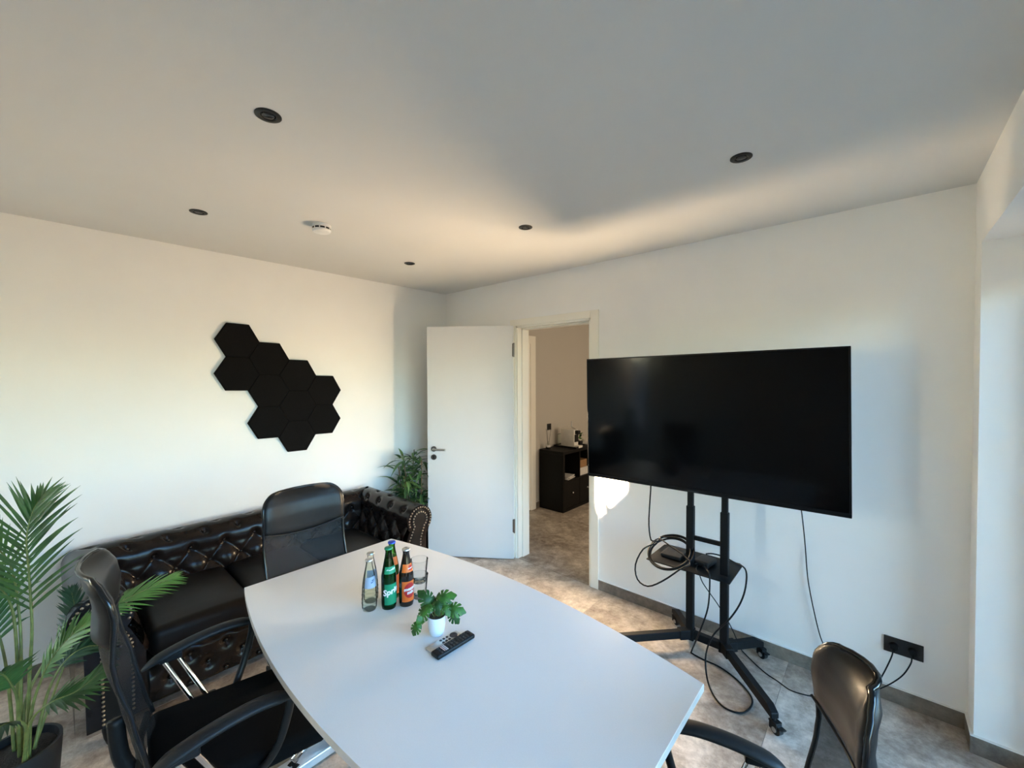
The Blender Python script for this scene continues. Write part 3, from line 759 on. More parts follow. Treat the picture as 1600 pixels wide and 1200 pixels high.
    for k in range(5):
        a = 2 * PI * k / 5 + PI / 2; c_, s_ = math.cos(a), math.sin(a)
        bm = BM(); tube(bm, [(0, 0, 0.105), (0.10 * c_, 0.10 * s_, 0.10), (0.24 * c_, 0.24 * s_, 0.072)], [0.026, 0.024, 0.016], 8); lg = fin('leg', bm, 'chrome', t, True)
        bm = BM(); ox, oy = 0.235 * c_, 0.235 * s_
        for d_ in (-0.014, 0.014): cyl(bm, (ox - s_ * (d_ - 0.009), oy + c_ * (d_ - 0.009), 0.028), (ox - s_ * (d_ + 0.009), oy + c_ * (d_ + 0.009), 0.028), 0.0275, n=16)
        cyl(bm, (ox, oy, 0.03), (ox, oy, 0.068), 0.008, n=10); fin('caster', bm, 'plastic', lg, angle=40)
    return t
make_chair('black office chair at the far table end, its back to the sofa', (1.655, -2.035, 0), -PI / 2 + 0.02, 0.02)
make_chair('black office chair in the left foreground beside the palm, seen from its side', (1.84, -2.50, 0), -0.10)
make_chair('black office chair in the right foreground, at the table end by the window', (3.275, -1.80, 0), PI / 2 + 0.38, 0.115, 0.30, 0.095, 0.06)

# ------------------------------------------------------------------ television and its trolley
tilt = 0.0137
tv = thing('television', 'large black flat-screen television with a thin glossy frame', 'television', (2.762, -0.37, 1.430))
tv.rotation_euler = (0, -tilt, 0)
TW, TH = 0.731, 0.416
bm = BM(); box(bm, -TW, TW, 0.004, 0.030, -TH, TH, 0.003); fin('housing', bm, 'tvbody', tv)
bm = BM()
box(bm, -TW, TW, 0, 0.006, TH - 0.009, TH, 0.0012); box(bm, -TW, TW, 0, 0.006, -TH, -TH + 0.022, 0.0012)
box(bm, -TW, -TW + 0.009, 0, 0.006, -TH + 0.022, TH - 0.009, 0.0012); box(bm, TW - 0.009, TW, 0, 0.006, -TH + 0.022, TH - 0.009, 0.0012)
fin('bezel', bm, 'tvbody', tv)
bx('screen', 'screen', tv, -TW + 0.008, TW - 0.008, 0.0018, 0.0045, -TH + 0.021, TH - 0.008)
bm = BM(); box(bm, -0.52, 0.52, 0.030, 0.062, -TH + 0.02, 0.12, 0.012); fin('rear_bulge', bm, 'tvbody', tv)
bx('infrared_window', 'lens', tv, -0.03, 0.03, -0.0008, 0.001, -TH + 0.004, -TH + 0.012)

st = thing('tv_trolley', 'black rolling television stand with two posts, shelf tray and four casters', 'stand', (2.81, -0.255, 0))
for s, px in ((-1, -0.100), (1, 0.098)):
    bm = BM(); box(bm, px - 0.0225, px + 0.0225, -0.019, 0.019, 0.07, 0.90, 0.005); po = fin('post', bm, 'blackmetal', st)
    bm = BM(); box(bm, px - 0.017, px + 0.017, -0.0145, 0.0145, 0.85, 1.62, 0.004); fin('inner_post', bm, 'blackmetal', po)
    bm = BM(); box(bm, px - 0.027, px + 0.027, -0.024, 0.024, 0.055, 0.125, 0.004); fin('post_socket', bm, 'blackmetal', po)
    bm = BM(); box(bm, px - 0.02, px + 0.02, -0.053, -0.0145, 1.18, 1.66, 0.003); fin('mount_rail', bm, 'blackmetal', st)
bm = BM(); box(bm, -0.08, 0.08, -0.010, 0.010, 0.690, 0.716, 0.003); fin('crossbar', bm, 'blackmetal', st)
bm = BM(); box(bm, -0.10, 0.10, -0.02, 0.02, 0.068, 0.112, 0.004); fin('base_beam', bm, 'blackmetal', st)
bm = BM(); box(bm, -0.10, 0.10, -0.053, -0.018, 1.36, 1.40, 0.002); fin('mount_bar', bm, 'blackmetal', st)
# legs to four casters
ends = [((0.415, -0.375), (0.098, 0)), ((0.250, 0.195), (0.098, 0)), ((-0.265, 0.195), (-0.100, 0)), ((-0.440, -0.375), (-0.100, 0))]
for (ex, ey), (bx_, by_) in ends:
    d = Vector((ex - bx_, ey - by_, 0)); l = d.length; a = math.atan2(d.y, d.x)
    m_ = Matrix.Translation((bx_, by_, 0)) @ Matrix.Rotation(a, 4, 'Z')
    bm = BM(); poly = [(0.0, 0.068), (0.0, 0.115), (l - 0.03, 0.115), (l + 0.012, 0.095), (l + 0.012, 0.068)]
    prism_ax(bm, poly, lambda p, z: m_ @ Vector((p, -0.019, z)), lambda p, z: m_ @ Vector((p, 0.019, z)))
    bmesh.ops.bevel(bm, geom=list(bm.edges), offset=0.003, segments=1, affect='EDGES'); lg = fin('leg', bm, 'blackmetal', st)
    bm = BM(); box(bm, 0.0, 0.075, -0.024, 0.024, 0.062, 0.121, 0.003, mtx=m_); fin('leg_sleeve', bm, 'blackmetal', lg)
    # caster: swivel fork, wheel, brake
    ca = Matrix.Translation((ex, ey, 0)) @ Matrix.Rotation(-0.55, 4, 'Z')
    bm = BM(); cyl(bm, (ex, ey, 0.052), (ex, ey, 0.07), 0.011, n=12)
    for s in (-1, 1): box(bm, -0.010, 0.030, s * 0.016 - 0.002, s * 0.016 + 0.002, 0.020, 0.060, 0.001, mtx=ca)
    box(bm, -0.014, 0.030, -0.018, 0.018, 0.050, 0.058, 0.002, mtx=ca); ct = fin('caster', bm, 'plastic', st)
    bm = BM(); p0, p1 = ca @ Vector((0.018, -0.012, 0.026)), ca @ Vector((0.018, 0.012, 0.026)); cyl(bm, p0, p1, 0.026, n=24); fin('wheel', bm, 'rubber', ct, angle=40)
    bm = BM()
    for s in (-1, 1):
        q0, q1 = ca @ Vector((0.018, s * 0.0185, 0.026)), ca @ Vector((0.018, s * 0.0205, 0.026)); cyl(bm, q0, q1, 0.012, n=16)
    fin('hub_cap', bm, 'steel', ct, angle=40)
    bm = BM(); box(bm, 0.028, 0.058, -0.014, 0.014, 0.040, 0.046, 0.002, mtx=ca); fin('brake_lever', bm, 'plastic', ct)
# shelf tray
bm = BM()
poly = [(-0.345, -0.098), (-0.325, -0.102), (0.150, -0.102), (0.152, -0.098), (0.150, 0.20), (0.13, 0.222), (-0.325, 0.222), (-0.345, 0.20)]
poly = [(p[0], p[1]) for p in poly]
prism(bm, poly, 0.520, 0.526); fin('shelf', bm, 'blackmetal', st)
bm = BM(); box(bm, -0.14, 0.14, -0.06, 0.06, 0.500, 0.520, 0.003); fin('shelf_bracket', bm, 'blackmetal', st)

# ------------------------------------------------------------------ cables and things on the tray
def cable(name, pts, r, label, cat='cable', per=6, closed=False, group='black cables around the television'):
    bm = BM(); tube(bm, spline(pts, per, closed), r, 8, closed=closed)
    return tag(fin(name, bm, 'cable', None, True), label, cat, group)
coil = []
for turn in range(5):
    for k in range(20):
        a = 2 * PI * (k / 20) + 2.6
        R = 0.138 + 0.008 * math.sin(turn * 2.1) - 0.004 * turn
        cx, cy, cz = 2.600 + 0.004 * math.sin(turn), -0.300 - 0.004 * turn, 0.588 + 0.007 * math.sin(turn * 1.7)
        coil.append((cx + R * math.cos(a), cy + R * 0.78 * math.sin(a), cz + R * 0.52 * math.sin(a) + R * 0.10 * math.cos(a)))
side = [(2.494, -0.3, 0.612), (2.446, -0.36, 0.584), (2.412, -0.4, 0.486), (2.435, -0.42, 0.404), (2.512, -0.44, 0.392), (2.605, -0.44, 0.455), (2.702, -0.42, 0.55), (2.742, -0.36, 0.595)]
tvc = [(2.455, -0.30, 1.06), (2.471, -0.3, 1.009), (2.463, -0.3, 0.859), (2.467, -0.32, 0.738), (2.49, -0.34, 0.65)]
cable('coiled_cable', tvc + coil + side[::-1], 0.0048, 'thick black cable coiled over the tray, hanging from the left of the screen', per=3)
t = thing('media_box', 'flat black box lying inside the cable coil on the tray', 'box', (2.585, -0.175, 0.526))
bm = BM(); box(bm, -0.065, 0.065, -0.085, 0.085, 0.002, 0.024, 0.006); fin('case', bm, 'softplastic', t)
bm = BM()
for sx in (-1, 1):
    for sy in (-1, 1): cyl(bm, (sx * 0.05, sy * 0.065, 0), (sx * 0.05, sy * 0.065, 0.003), 0.006, n=8)
fin('rubber_foot', bm, 'rubber', t)
t = thing('power_adapter', 'rounded black power adapter block on the middle of the tray', 'adapter', (2.778, -0.19, 0.526), -0.12)
bm = BM(); box(bm, -0.048, 0.048, -0.062, 0.062, 0.0, 0.036, 0.012, seg=3); fin('case', bm, 'softplastic', t, angle=50)
for x in (-0.022, 0.026):
    bm = BM(); cyl(bm, (x, -0.062, 0.018), (x, -0.092, 0.020), 0.0075, 0.005, n=12); fin('plug', bm, 'cable', t, True)
CORD1 = [(2.797, -0.27, 0.546), (2.832, -0.335, 0.560), (2.857, -0.385, 0.565), (2.867, -0.4, 0.519), (2.863, -0.42, 0.376), (2.818, -0.42, 0.216), (2.745, -0.33, 0.03), (2.748, -0.320, 0.007), (2.817, -0.331, 0.006), (2.907, -0.335, 0.006), (3.009, -0.382, 0.006), (3.089, -0.456, 0.006), (3.112, -0.523, 0.006), (3.096, -0.603, 0.006), (3.057, -0.637, 0.006), (2.997, -0.635, 0.006), (2.929, -0.571, 0.006), (2.879, -0.491, 0.03), (2.863, -0.45, 0.122), (2.897, -0.43, 0.238), (2.978, -0.42, 0.357), (3.03, -0.4, 0.465), (3.05, -0.38, 0.565), (3.02, -0.27, 0.600), (2.925, -0.12, 0.56), (2.856, -0.09, 0.565), (2.800, -0.115, 0.575), (2.77, -0.145, 0.575)]
cable('power_cable', CORD1, 0.0046, 'thick black cord looping from the tray down onto the floor and back', per=5)
CORD2 = [(2.757, -0.27, 0.546), (2.775, -0.345, 0.545), (2.80, -0.372, 0.535), (2.816, -0.36, 0.485), (2.842, -0.3, 0.403), (2.858, -0.2, 0.301), (2.909, -0.14, 0.174), (2.954, -0.1, 0.042), (2.966, -0.085, 0.006), (3.054, -0.162, 0.003), (3.119, -0.211, 0.003), (3.18, -0.238, 0.003), (3.244, -0.27, 0.003), (3.314, -0.256, 0.003), (3.38, -0.222, 0.003), (3.50, -0.13, 0.004), (3.583, -0.06, 0.05), (3.605, -0.05, 0.108), (3.634, -0.05, 0.197), (3.653, -0.05, 0.266), (3.656, -0.028, 0.287)]
cable('floor_cable', CORD2, 0.0030, 'thin black cord running over the floor tiles to the left wall socket', per=5)
CORD3 = [(3.289, -0.3, 1.05), (3.289, -0.3, 1.012), (3.283, -0.2, 0.934), (3.277, -0.03, 0.739), (3.286, -0.02, 0.589), (3.296, -0.02, 0.499), (3.321, -0.02, 0.359), (3.352, -0.02, 0.223), (3.389, -0.03, 0.144), (3.43, -0.05, 0.07), (3.50, -0.06, 0.03), (3.585, -0.06, 0.056), (3.615, -0.05, 0.076), (3.659, -0.05, 0.128), (3.697, -0.05, 0.187), (3.723, -0.05, 0.255), (3.727, -0.028, 0.275)]
cable('wall_cable', CORD3, 0.0030, 'thin black cord hanging down the wall from the right of the screen', per=5)
t = thing('wall_socket', 'black double wall socket low on the wall with two cords plugged in', 'socket', (3.696, 0, 0.300))
bm = BM(); box(bm, -0.0755, 0.0755, -0.009, 0, -0.0405, 0.0405, 0.002); fin('plate', bm, 'socket', t)
for x in (-0.0355, 0.0355):
    bm = BM(); lathe(bm, [(0.021, 0), (0.0215, 0.003), (0.0195, 0.003), (0.0195, 0.0005), (0, 0.0005)], 24)
    bmesh.ops.rotate(bm, verts=bm.verts, matrix=Matrix.Rotation(PI / 2, 3, 'X')); bmesh.ops.translate(bm, verts=bm.verts, vec=(x, -0.009, 0)); so_ = fin('outlet', bm, 'socket', t, angle=40)
    bm = BM(); cyl(bm, (x, -0.009, 0), (x, -0.030, 0), 0.0185, 0.016, n=20); box(bm, x - 0.006, x + 0.006, -0.030, -0.018, -0.026, -0.002, 0.002); fin('plug', bm, 'cable', t, angle=40)

# ------------------------------------------------------------------ table-top things
TZ = 0.74
CAMXY = Vector((3.598, -2.939))
def face_ang(x, y): return math.atan2(CAMXY.y - y, CAMXY.x - x)
def label_patch(name, m, parent, r, z0, z1, a0, a1, dr=0.0006, n=24, nz=4, rf=None):
    bm = BM(); rows = []
    for j in range(nz + 1):
        z = z0 + (z1 - z0) * j / nz; rr = (rf(z) if rf else r) + dr
        rows.append([bm.verts.new((rr * math.cos(a0 + (a1 - a0) * k / n), rr * math.sin(a0 + (a1 - a0) * k / n), z)) for k in range(n + 1)])
    for j in range(nz):
        for k in range(n): bm.faces.new((rows[j][k], rows[j][k + 1], rows[j + 1][k + 1], rows[j + 1][k]))
    return fin(name, bm, m, parent, True)
def interp(prof):
    def f(z):
        for (a, b) in zip(prof, prof[1:]):
            if a[1] <= z <= b[1] and b[1] > a[1]: return a[0] + (b[0] - a[0]) * (z - a[1]) / (b[1] - a[1])
        return prof[-1][0]
    return f
def smooth_prof(P, per=4):
    return [(max(0, v.x), v.y) for v in spline([(a, b, 0) for a, b in P], per)]
def bottle(name, label, x, y, body, glass, capmat, liquid=None):
    t = thing(name, label, 'bottle', (x, y, TZ), 0, 'drink bottles on the table')
    prof = smooth_prof(body)
    bm = BM(); lathe(bm, [(0, 0.0)] + [(prof[0][0], 0.0)] + prof, 32); fin('glass_body', bm, glass, t, angle=60)
    zt = body[-1][1]; rt = body[-1][0]
    bm = BM(); lathe(bm, [(rt + 0.0035, zt - 0.004), (rt + 0.0038, zt + 0.001), (rt + 0.001, zt + 0.004), (0, zt + 0.0045)], 42, ripple=lambda k, n, z: 1 + (0.05 * (k % 2) if z < zt else 0))
    fin('crown_cap', bm, capmat, t, angle=50)
    if liquid:
        z1, lm = liquid; pr = [(r * 0.88, z) for r, z in prof if z < z1]
        bm = BM(); lathe(bm, [(0, 0.006)] + [(r, max(z, 0.006)) for r, z in pr] + [(0, pr[-1][1])], 28); fin('drink', bm, lm, t, angle=60)
    return t, interp(prof)
WAT = [(0.026, 0.003), (0.0295, 0.010), (0.0305, 0.03), (0.030, 0.07), (0.0285, 0.10), (0.025, 0.128), (0.019, 0.160), (0.0145, 0.182), (0.0125, 0.194), (0.0132, 0.200), (0.0122, 0.208)]
for (x, y, lab) in ((2.000, -2.048, 'clear glass water bottle at the front left of the bottle group'), (1.945, -2.010, 'clear glass water bottle standing second from left, behind the green one')):
    t, rf = bottle('water_bottle', lab, x, y, WAT, 'clear', 'silvercap')
    fa = face_ang(x, y) + 0.25
    label_patch('label', 'labblue', t, 0, 0.098, 0.142, fa - 0.95, fa + 0.95, rf=rf)
    bm = BM()
    for (a0, a1, z0) in ((0.0, 0.65, 0.118), (0.15, 0.8, 0.126)):
        pts = [(a0 + (a1 - a0) * k / 8, z0 + 0.012 * (k / 8) ** 2) for k in range(9)]
        R = [(rf(z) + 0.0014) for a, z in pts]
        v0 = [bm.verts.new((R[i] * math.cos(fa + a), R[i] * math.sin(fa + a), z)) for i, (a, z) in enumerate(pts)]
        v1 = [bm.verts.new((R[i] * math.cos(fa + a), R[i] * math.sin(fa + a), z + 0.004 * (1 - i / 8) + 0.0012)) for i, (a, z) in enumerate(pts)]
        for i in range(8): bm.faces.new((v0[i], v0[i + 1], v1[i + 1], v1[i]))
    fin('label_swoosh', bm, 'labnavy', t)
    bm = BM()
    for z in (0.03, 0.047, 0.064): tube(bm, [((rf(z) + 0.0003) * math.cos(2 * PI * k / 28), (rf(z) + 0.0003) * math.sin(2 * PI * k / 28), z) for k in range(28)], 0.0009, 5, closed=True)
    fin('glass_ring', bm, 'clear', t, True)
LONG = [(0.0285, 0.003), (0.0305, 0.010), (0.031, 0.03), (0.031, 0.115), (0.0295, 0.135), (0.0255, 0.155), (0.0205, 0.180), (0.0155, 0.205), (0.0135, 0.220), (0.0142, 0.228), (0.0132, 0.236)]
def scaled(P, k): return [(r, z * k) for r, z in P]
x, y = 2.046, -1.984
t, rf = bottle('lemonade_bottle', 'dark green soda bottle with green labels and white script lettering', x, y, scaled(LONG, 1.06), 'green', 'greencap', (0.20, 'sodagreen'))
fa = face_ang(x, y) + 0.42
label_patch('label', 'labgreen', t, 0.031, 0.022, 0.108, fa - 1.0, fa + 1.0)
label_patch('neck_label', 'labgreen', t, 0, 0.150, 0.178, fa - 1.1, fa + 1.1, rf=rf)
wrap_text('lettering', 'Sprite', 0.033, 0.031, fa, 0.078, t, 'labwhite', 0.25, 0.0012, 0.22, 0.0016)
wrap_text('lettering', 'Sprite', 0.0165, 0.0235, fa, 0.165, t, 'labwhite', 0.25, 0.0005, 0.25, 0.0028)
x, y = 2.082, -1.922
t, rf = bottle('cola_mix_bottle', 'brown cola bottle with orange and red labels, right of the green one', x, y, scaled(LONG, 1.0), 'brown', 'silvercap')
fa = face_ang(x, y) + 0.35
label_patch('label', 'laborange', t, 0.031, 0.022, 0.108, fa - 0.95, fa + 0.95)
bm = BM(); N = 28
ctr = bm.verts.new(((0.031 + 0.0014) * math.cos(fa + 0.15), (0.031 + 0.0014) * math.sin(fa + 0.15), 0.070)); rg = []
for k in range(N):
    a = 2 * PI * k / N; aa = fa + 0.15 + 0.80 * math.cos(a); zz = 0.070 + 0.032 * math.sin(a); rg.append(bm.verts.new((0.0324 * math.cos(aa), 0.0324 * math.sin(aa), zz)))
rg2 = []
for k in range(N):
    a = 2 * PI * k / N; aa = fa + 0.15 + 0.4 * math.cos(a); zz = 0.070 + 0.016 * math.sin(a); rg2.append(bm.verts.new((0.0324 * math.cos(aa), 0.0324 * math.sin(aa), zz)))
for k in range(N): bm.faces.new((rg[k], rg[(k + 1) % N], rg2[(k + 1) % N], rg2[k])); bm.faces.new((rg2[k], rg2[(k + 1) % N], ctr))
fin('label_oval', bm, 'labred', t)
wrap_text('lettering', 'mezzo', 0.019, 0.031, fa + 0.15, 0.077, t, 'labwhite', 0.1, 0.0007, 0.12, 0.0022)
wrap_text('lettering', 'mix', 0.019, 0.031, fa + 0.2, 0.062, t, 'labwhite', 0.1, 0.0007, 0.12, 0.0022)
label_patch('neck_label', 'laborange', t, 0, 0.145, 0.178, fa - 1.05, fa + 1.05, rf=rf)
label_patch('neck_oval', 'labred', t, 0, 0.152, 0.172, fa + 0.1, fa + 0.8, dr=0.0011, rf=rf)
wrap_text('lettering', 'mezzo', 0.0085, 0.0235, fa + 0.4, 0.162, t, 'labwhite', 0.1, 0.0003, 0.12, 0.0032)
x, y = 1.985, -1.930
t, rf = bottle('orangeade_bottle', 'light green soda bottle with blue cap and orange label, at the back of the group', x, y, scaled(LONG, 1.03), 'lightgreen', 'bluecap', (0.19, 'sodaorange'))
fa = face_ang(x, y) + 0.2
label_patch('label', 'laborange', t, 0.031, 0.022, 0.105, fa - 1.1, fa + 1.1)
label_patch('neck_label', 'laborange', t, 0, 0.148, 0.183, fa - 0.9, fa + 0.9, rf=rf)
label_patch('neck_emblem', 'labwhite', t, 0, 0.160, 0.172, fa - 0.55, fa - 0.15, dr=0.0012, rf=rf)

# two stacked tumblers
def tumbler(x, y, z, lab, upper):
    t = thing('tumbler', lab, 'glass', (x, y, z), 0, 'stacked drinking glasses')
    rip = lambda k, n, zz: 1 + (0.02 * math.cos(k * 2 * PI / n * 10) if 0.012 < zz < 0.062 else 0)
    out = [(0.0, 0.0), (0.027, 0.0), (0.0295, 0.006), (0.031, 0.014), (0.0335, 0.05), (0.0345, 0.060), (0.0352, 0.066), (0.0385, 0.098), (0.0388, 0.100)]
    bm = BM(); lathe(bm, out, 60, ripple=rip); o = fin('outer_wall', bm, 'tumbler', t, angle=30)
    inn = [(0.0375, 0.0995), (0.0340, 0.066), (0.0312, 0.05), (0.0275, 0.016), (0.0, 0.014)]
    bm = BM(); lathe(bm, inn, 48); fin('inner_wall', bm, 'tumbler', t, True)
    bm = BM(); tube(bm, [(0.0382 * math.cos(2 * PI * k / 48), 0.0382 * math.sin(2 * PI * k / 48), 0.100) for k in range(48)], 0.0010, 6, closed=True); fin('rim', bm, 'tumbler', t, True)
    bm = BM(); tube(bm, [(0.0285 * math.cos(2 * PI * k / 40), 0.0285 * math.sin(2 * PI * k / 40), 0.004) for k in range(40)], 0.0016, 6, closed=True); fin('foot_ring', bm, 'tumbler', t, True)
tumbler(2.078, -1.852, TZ, 'lower of two stacked clear tumblers right of the bottles', False)
tumbler(2.078, -1.852, TZ + 0.0675, 'upper of two stacked clear tumblers right of the bottles', True)

# small potted monstera
pt = thing('potted_monstera', 'small artificial monstera in a white pot in front of the bottles', 'plant', (2.348, -1.968, TZ))
bm = BM(); lathe(bm, [(0.0, 0.0), (0.022, 0.0), (0.026, 0.004), (0.031, 0.025), (0.0335, 0.05), (0.0345, 0.070), (0.0345, 0.0735), (0.0325, 0.0735), (0.032, 0.062), (0, 0.060)], 40); fin('pot', bm, 'pot', pt, angle=50)
bm = BM(); bmesh.ops.create_grid(bm, x_segments=14, y_segments=14, size=0.031)
for v in list(bm.verts):
    if v.co.length > 0.0325: v.co = v.co.normalized() * 0.0322
    v.co.z = 0.064 + random.uniform(0, 0.007)
fin('moss', bm, 'soil', pt, True)
def monstera_mesh(size, cuts):
    # heart outline with notches; local: stalk at origin, tip along +x, normal +z
    n = 110; pts = []
    for k in range(n + 1):
        a = -PI + 2 * PI * k / n
        r = size * (0.56 + 0.10 * math.cos(a) - 0.0) * (1 - 0.42 * math.exp(-((abs(a) - PI) / 0.28) ** 2)) * (1 + 0.20 * math.exp(-(a / 0.22) ** 2))
        if cuts:
            for c_ in (0.62, 1.15, 1.68):
                r *= 1 - 0.52 * math.exp(-((abs(a) - c_) / 0.06) ** 4)
        pts.append((size * 0.34 + r * math.cos(a), r * 0.92 * math.sin(a)))
    bm = BM(); c = bm.verts.new((size * 0.34, 0, 0)); prev = None; first = None
    ringo, ringi = [], []
    for (x_, y_) in pts[:-1]:
        zc = -0.9 * (x_ - size * 0.3) ** 2 / size - 0.55 * abs(y_) ** 1.6 / size ** 0.6
        ringo.append(bm.verts.new((x_, y_, zc)))
        mx_, my_ = size * 0.34 + (x_ - size * 0.34) * 0.5, y_ * 0.5
        ringi.append(bm.verts.new((mx_, my_, -0.9 * (mx_ - size * 0.3) ** 2 / size - 0.55 * abs(my_) ** 1.6 / size ** 0.6 + 0.0015)))
    N_ = len(ringo)
    for k in range(N_):
        bm.faces.new((ringo[k], ringo[(k + 1) % N_], ringi[(k + 1) % N_], ringi[k])); bm.faces.new((ringi[k], ringi[(k + 1) % N_], c))
    return bm
CR_ = Vector((0.747, 0.665, 0)); CF_ = Vector((-0.665, 0.747, 0)); UP = Vector((0, 0, 1))
# leaf centre (right, toward-camera, up) relative to pot, pointing direction (right, up, toward camera), size
leaves = [(-0.030, 0.0, 0.128, (-0.6, 0.75, 0.1), 0.058, 1, 'monsteradark'), (0.020, -0.005, 0.135, (0.8, 0.35, -0.1), 0.062, 1, 'monstera'),
          (-0.048, 0.012, 0.092, (-0.45, -0.8, 0.4), 0.052, 1, 'monstera'), (0.062, 0.005, 0.098, (0.9, 0.05, 0.2), 0.056, 1, 'monstera'),
          (0.066, 0.012, 0.078, (0.7, -0.65, 0.3), 0.046, 1, 'monsteradark'), (-0.070, 0.035, 0.046, (-0.5, -0.75, 0.35), 0.042, 1, 'monstera'),
          (-0.052, 0.030, 0.060, (-0.1, 0.8, 0.3), 0.030, 0, 'monstera'), (0.004, 0.010, 0.122, (0.2, -0.5, 0.8), 0.044, 1, 'monsteradark'),
          (0.032, 0.012, 0.112, (0.6, -0.3, 0.7), 0.042, 1, 'monstera'), (-0.015, -0.02, 0.118, (-0.3, 0.4, -0.8), 0.050, 1, 'monsteradark'),
          (-0.024, 0.012, 0.114, (-0.5, -0.1, 0.8), 0.042, 1, 'monstera'), (0.018, -0.03, 0.115, (0.3, 0.3, -0.9), 0.052, 1, 'monsteradark')]
for (a, b, c, d, s, cuts, m_) in leaves:
    pos = CR_ * a - CF_ * b + UP * c
    dr = (CR_ * d[0] + UP * d[1] - CF_ * d[2]).normalized()
    nrm = (UP * 0.75 - CF_ * 0.75 + CR_ * random.uniform(-0.3, 0.3)); nrm = (nrm - dr * nrm.dot(dr)).normalized(); sd = nrm.cross(dr)
    bm = monstera_mesh(s, cuts)
    R_ = Matrix((dr, sd, nrm)).transposed().to_4x4(); R_.translation = pos - dr * s * 0.34
    bmesh.ops.transform(bm, matrix=R_, verts=bm.verts); lf = fin('leaf', bm, m_, pt, True)
    base = pos - dr * s * 0.34
    bm = BM(); tube(bm, spline([(CR_ * a * 0.15 - CF_ * b * 0.2 + UP * 0.062), base * 0.6 + UP * 0.032, base], 4), 0.0012, 6); fin('stalk', bm, 'stem', lf, True)

# two remotes
t = thing('slim_silver_remote', 'slim silver aluminium remote with black round pad, partly beside the black one', 'remote', (2.412, -1.985, TZ), -0.03)
bm = BM(); box(bm, -0.0175, 0.0175, -0.070, 0.070, 0.0005, 0.0095, 0.003); fin('case', bm, 'remsilver', t, angle=40)
bm = BM(); lathe(bm, [(0.0, 0.0103), (0.0085, 0.0103), (0.009, 0.0108), (0.0148, 0.0108), (0.015, 0.0096)], 32, (0, 0.045, 0)); fin('click_pad', bm, 'rembutton', t, angle=40)
for (x, y) in ((-0.008, 0.020), (0.008, 0.020), (-0.008, 0.006), (0.008, 0.006), (-0.008, -0.008), (0.008, -0.008)):
    bm = BM(); lathe(bm, [(0, 0.0104), (0.0048, 0.0104), (0.0052, 0.0095)], 20, (x, y, 0)); fin('button', bm, 'rembutton', t, angle=40)
t = thing('black_remote', 'long black remote with rows of small buttons, lying along the silver one', 'remote', (2.455, -1.975, TZ), -0.02)
bm = BM(); box(bm, -0.022, 0.022, -0.086, 0.086, 0.0005, 0.017, 0.0065, seg=3); fin('case', bm, 'plastic', t, angle=50)
for r_ in range(11):
    for c_ in range(3):
        y = 0.070 - r_ * 0.0132
        if r_ in (8,): continue
        bm = BM(); box(bm, -0.017 + c_ * 0.0125, -0.008 + c_ * 0.0125, y - 0.0038, y + 0.0038, 0.0165, 0.0184, 0.001); fin('button', bm, 'rembutton' if r_ % 4 else 'softplastic', t)
for k, m_ in enumerate(('remlight', 'remlight', 'rempink')):
    bm = BM(); box(bm, -0.016, 0.016, -0.0395 - k * 0.0065, -0.035 - k * 0.0065, 0.0165, 0.0186, 0.001); fin('app_key', bm, m_, t)

# ------------------------------------------------------------------ plants on the floor
def strip_leaf(bm, base, d, nrm, L_, W_, droop, n=5, fold=0.25):
    d = d.normalized(); sd = d.cross(nrm).normalized(); pa, pc, pb = [], [], []
    for k in range(n + 1):
        q = k / n; p = base + d * L_ * q - UP * droop * L_ * q * q
        w_ = W_ * (math.sin(PI * min(1, 0.12 + 0.88 * q) ** 0.75) if q < 1 else 0.02); w_ = max(w_, W_ * 0.04)
        pa.append(bm.verts.new(p - sd * w_ + nrm * w_ * fold)); pc.append(bm.verts.new(p)); pb.append(bm.verts.new(p + sd * w_ + nrm * w_ * fold))
    for k in range(n):
        bm.faces.new((pa[k], pc[k], pc[k + 1], pa[k + 1])); bm.faces.new((pc[k], pb[k], pb[k + 1], pc[k + 1]))
palm = thing('potted_palm', 'tall artificial palm in a black pot at the left edge', 'plant', (1.12, -3.03, 0))
PO = Vector((1.12, -3.03, 0))
bm = BM(); lathe(bm, [(0.0, 0), (0.085, 0), (0.10, 0.02), (0.118, 0.27), (0.118, 0.285), (0.108, 0.285), (0.105, 0.25), (0, 0.25)], 36); fin('pot', bm, 'blackpot', palm, angle=50)
bm = BM(); lathe(bm, [(0.105, 0.255), (0.06, 0.265), (0, 0.27)], 24); fin('soil', bm, 'darksoil', palm, True)
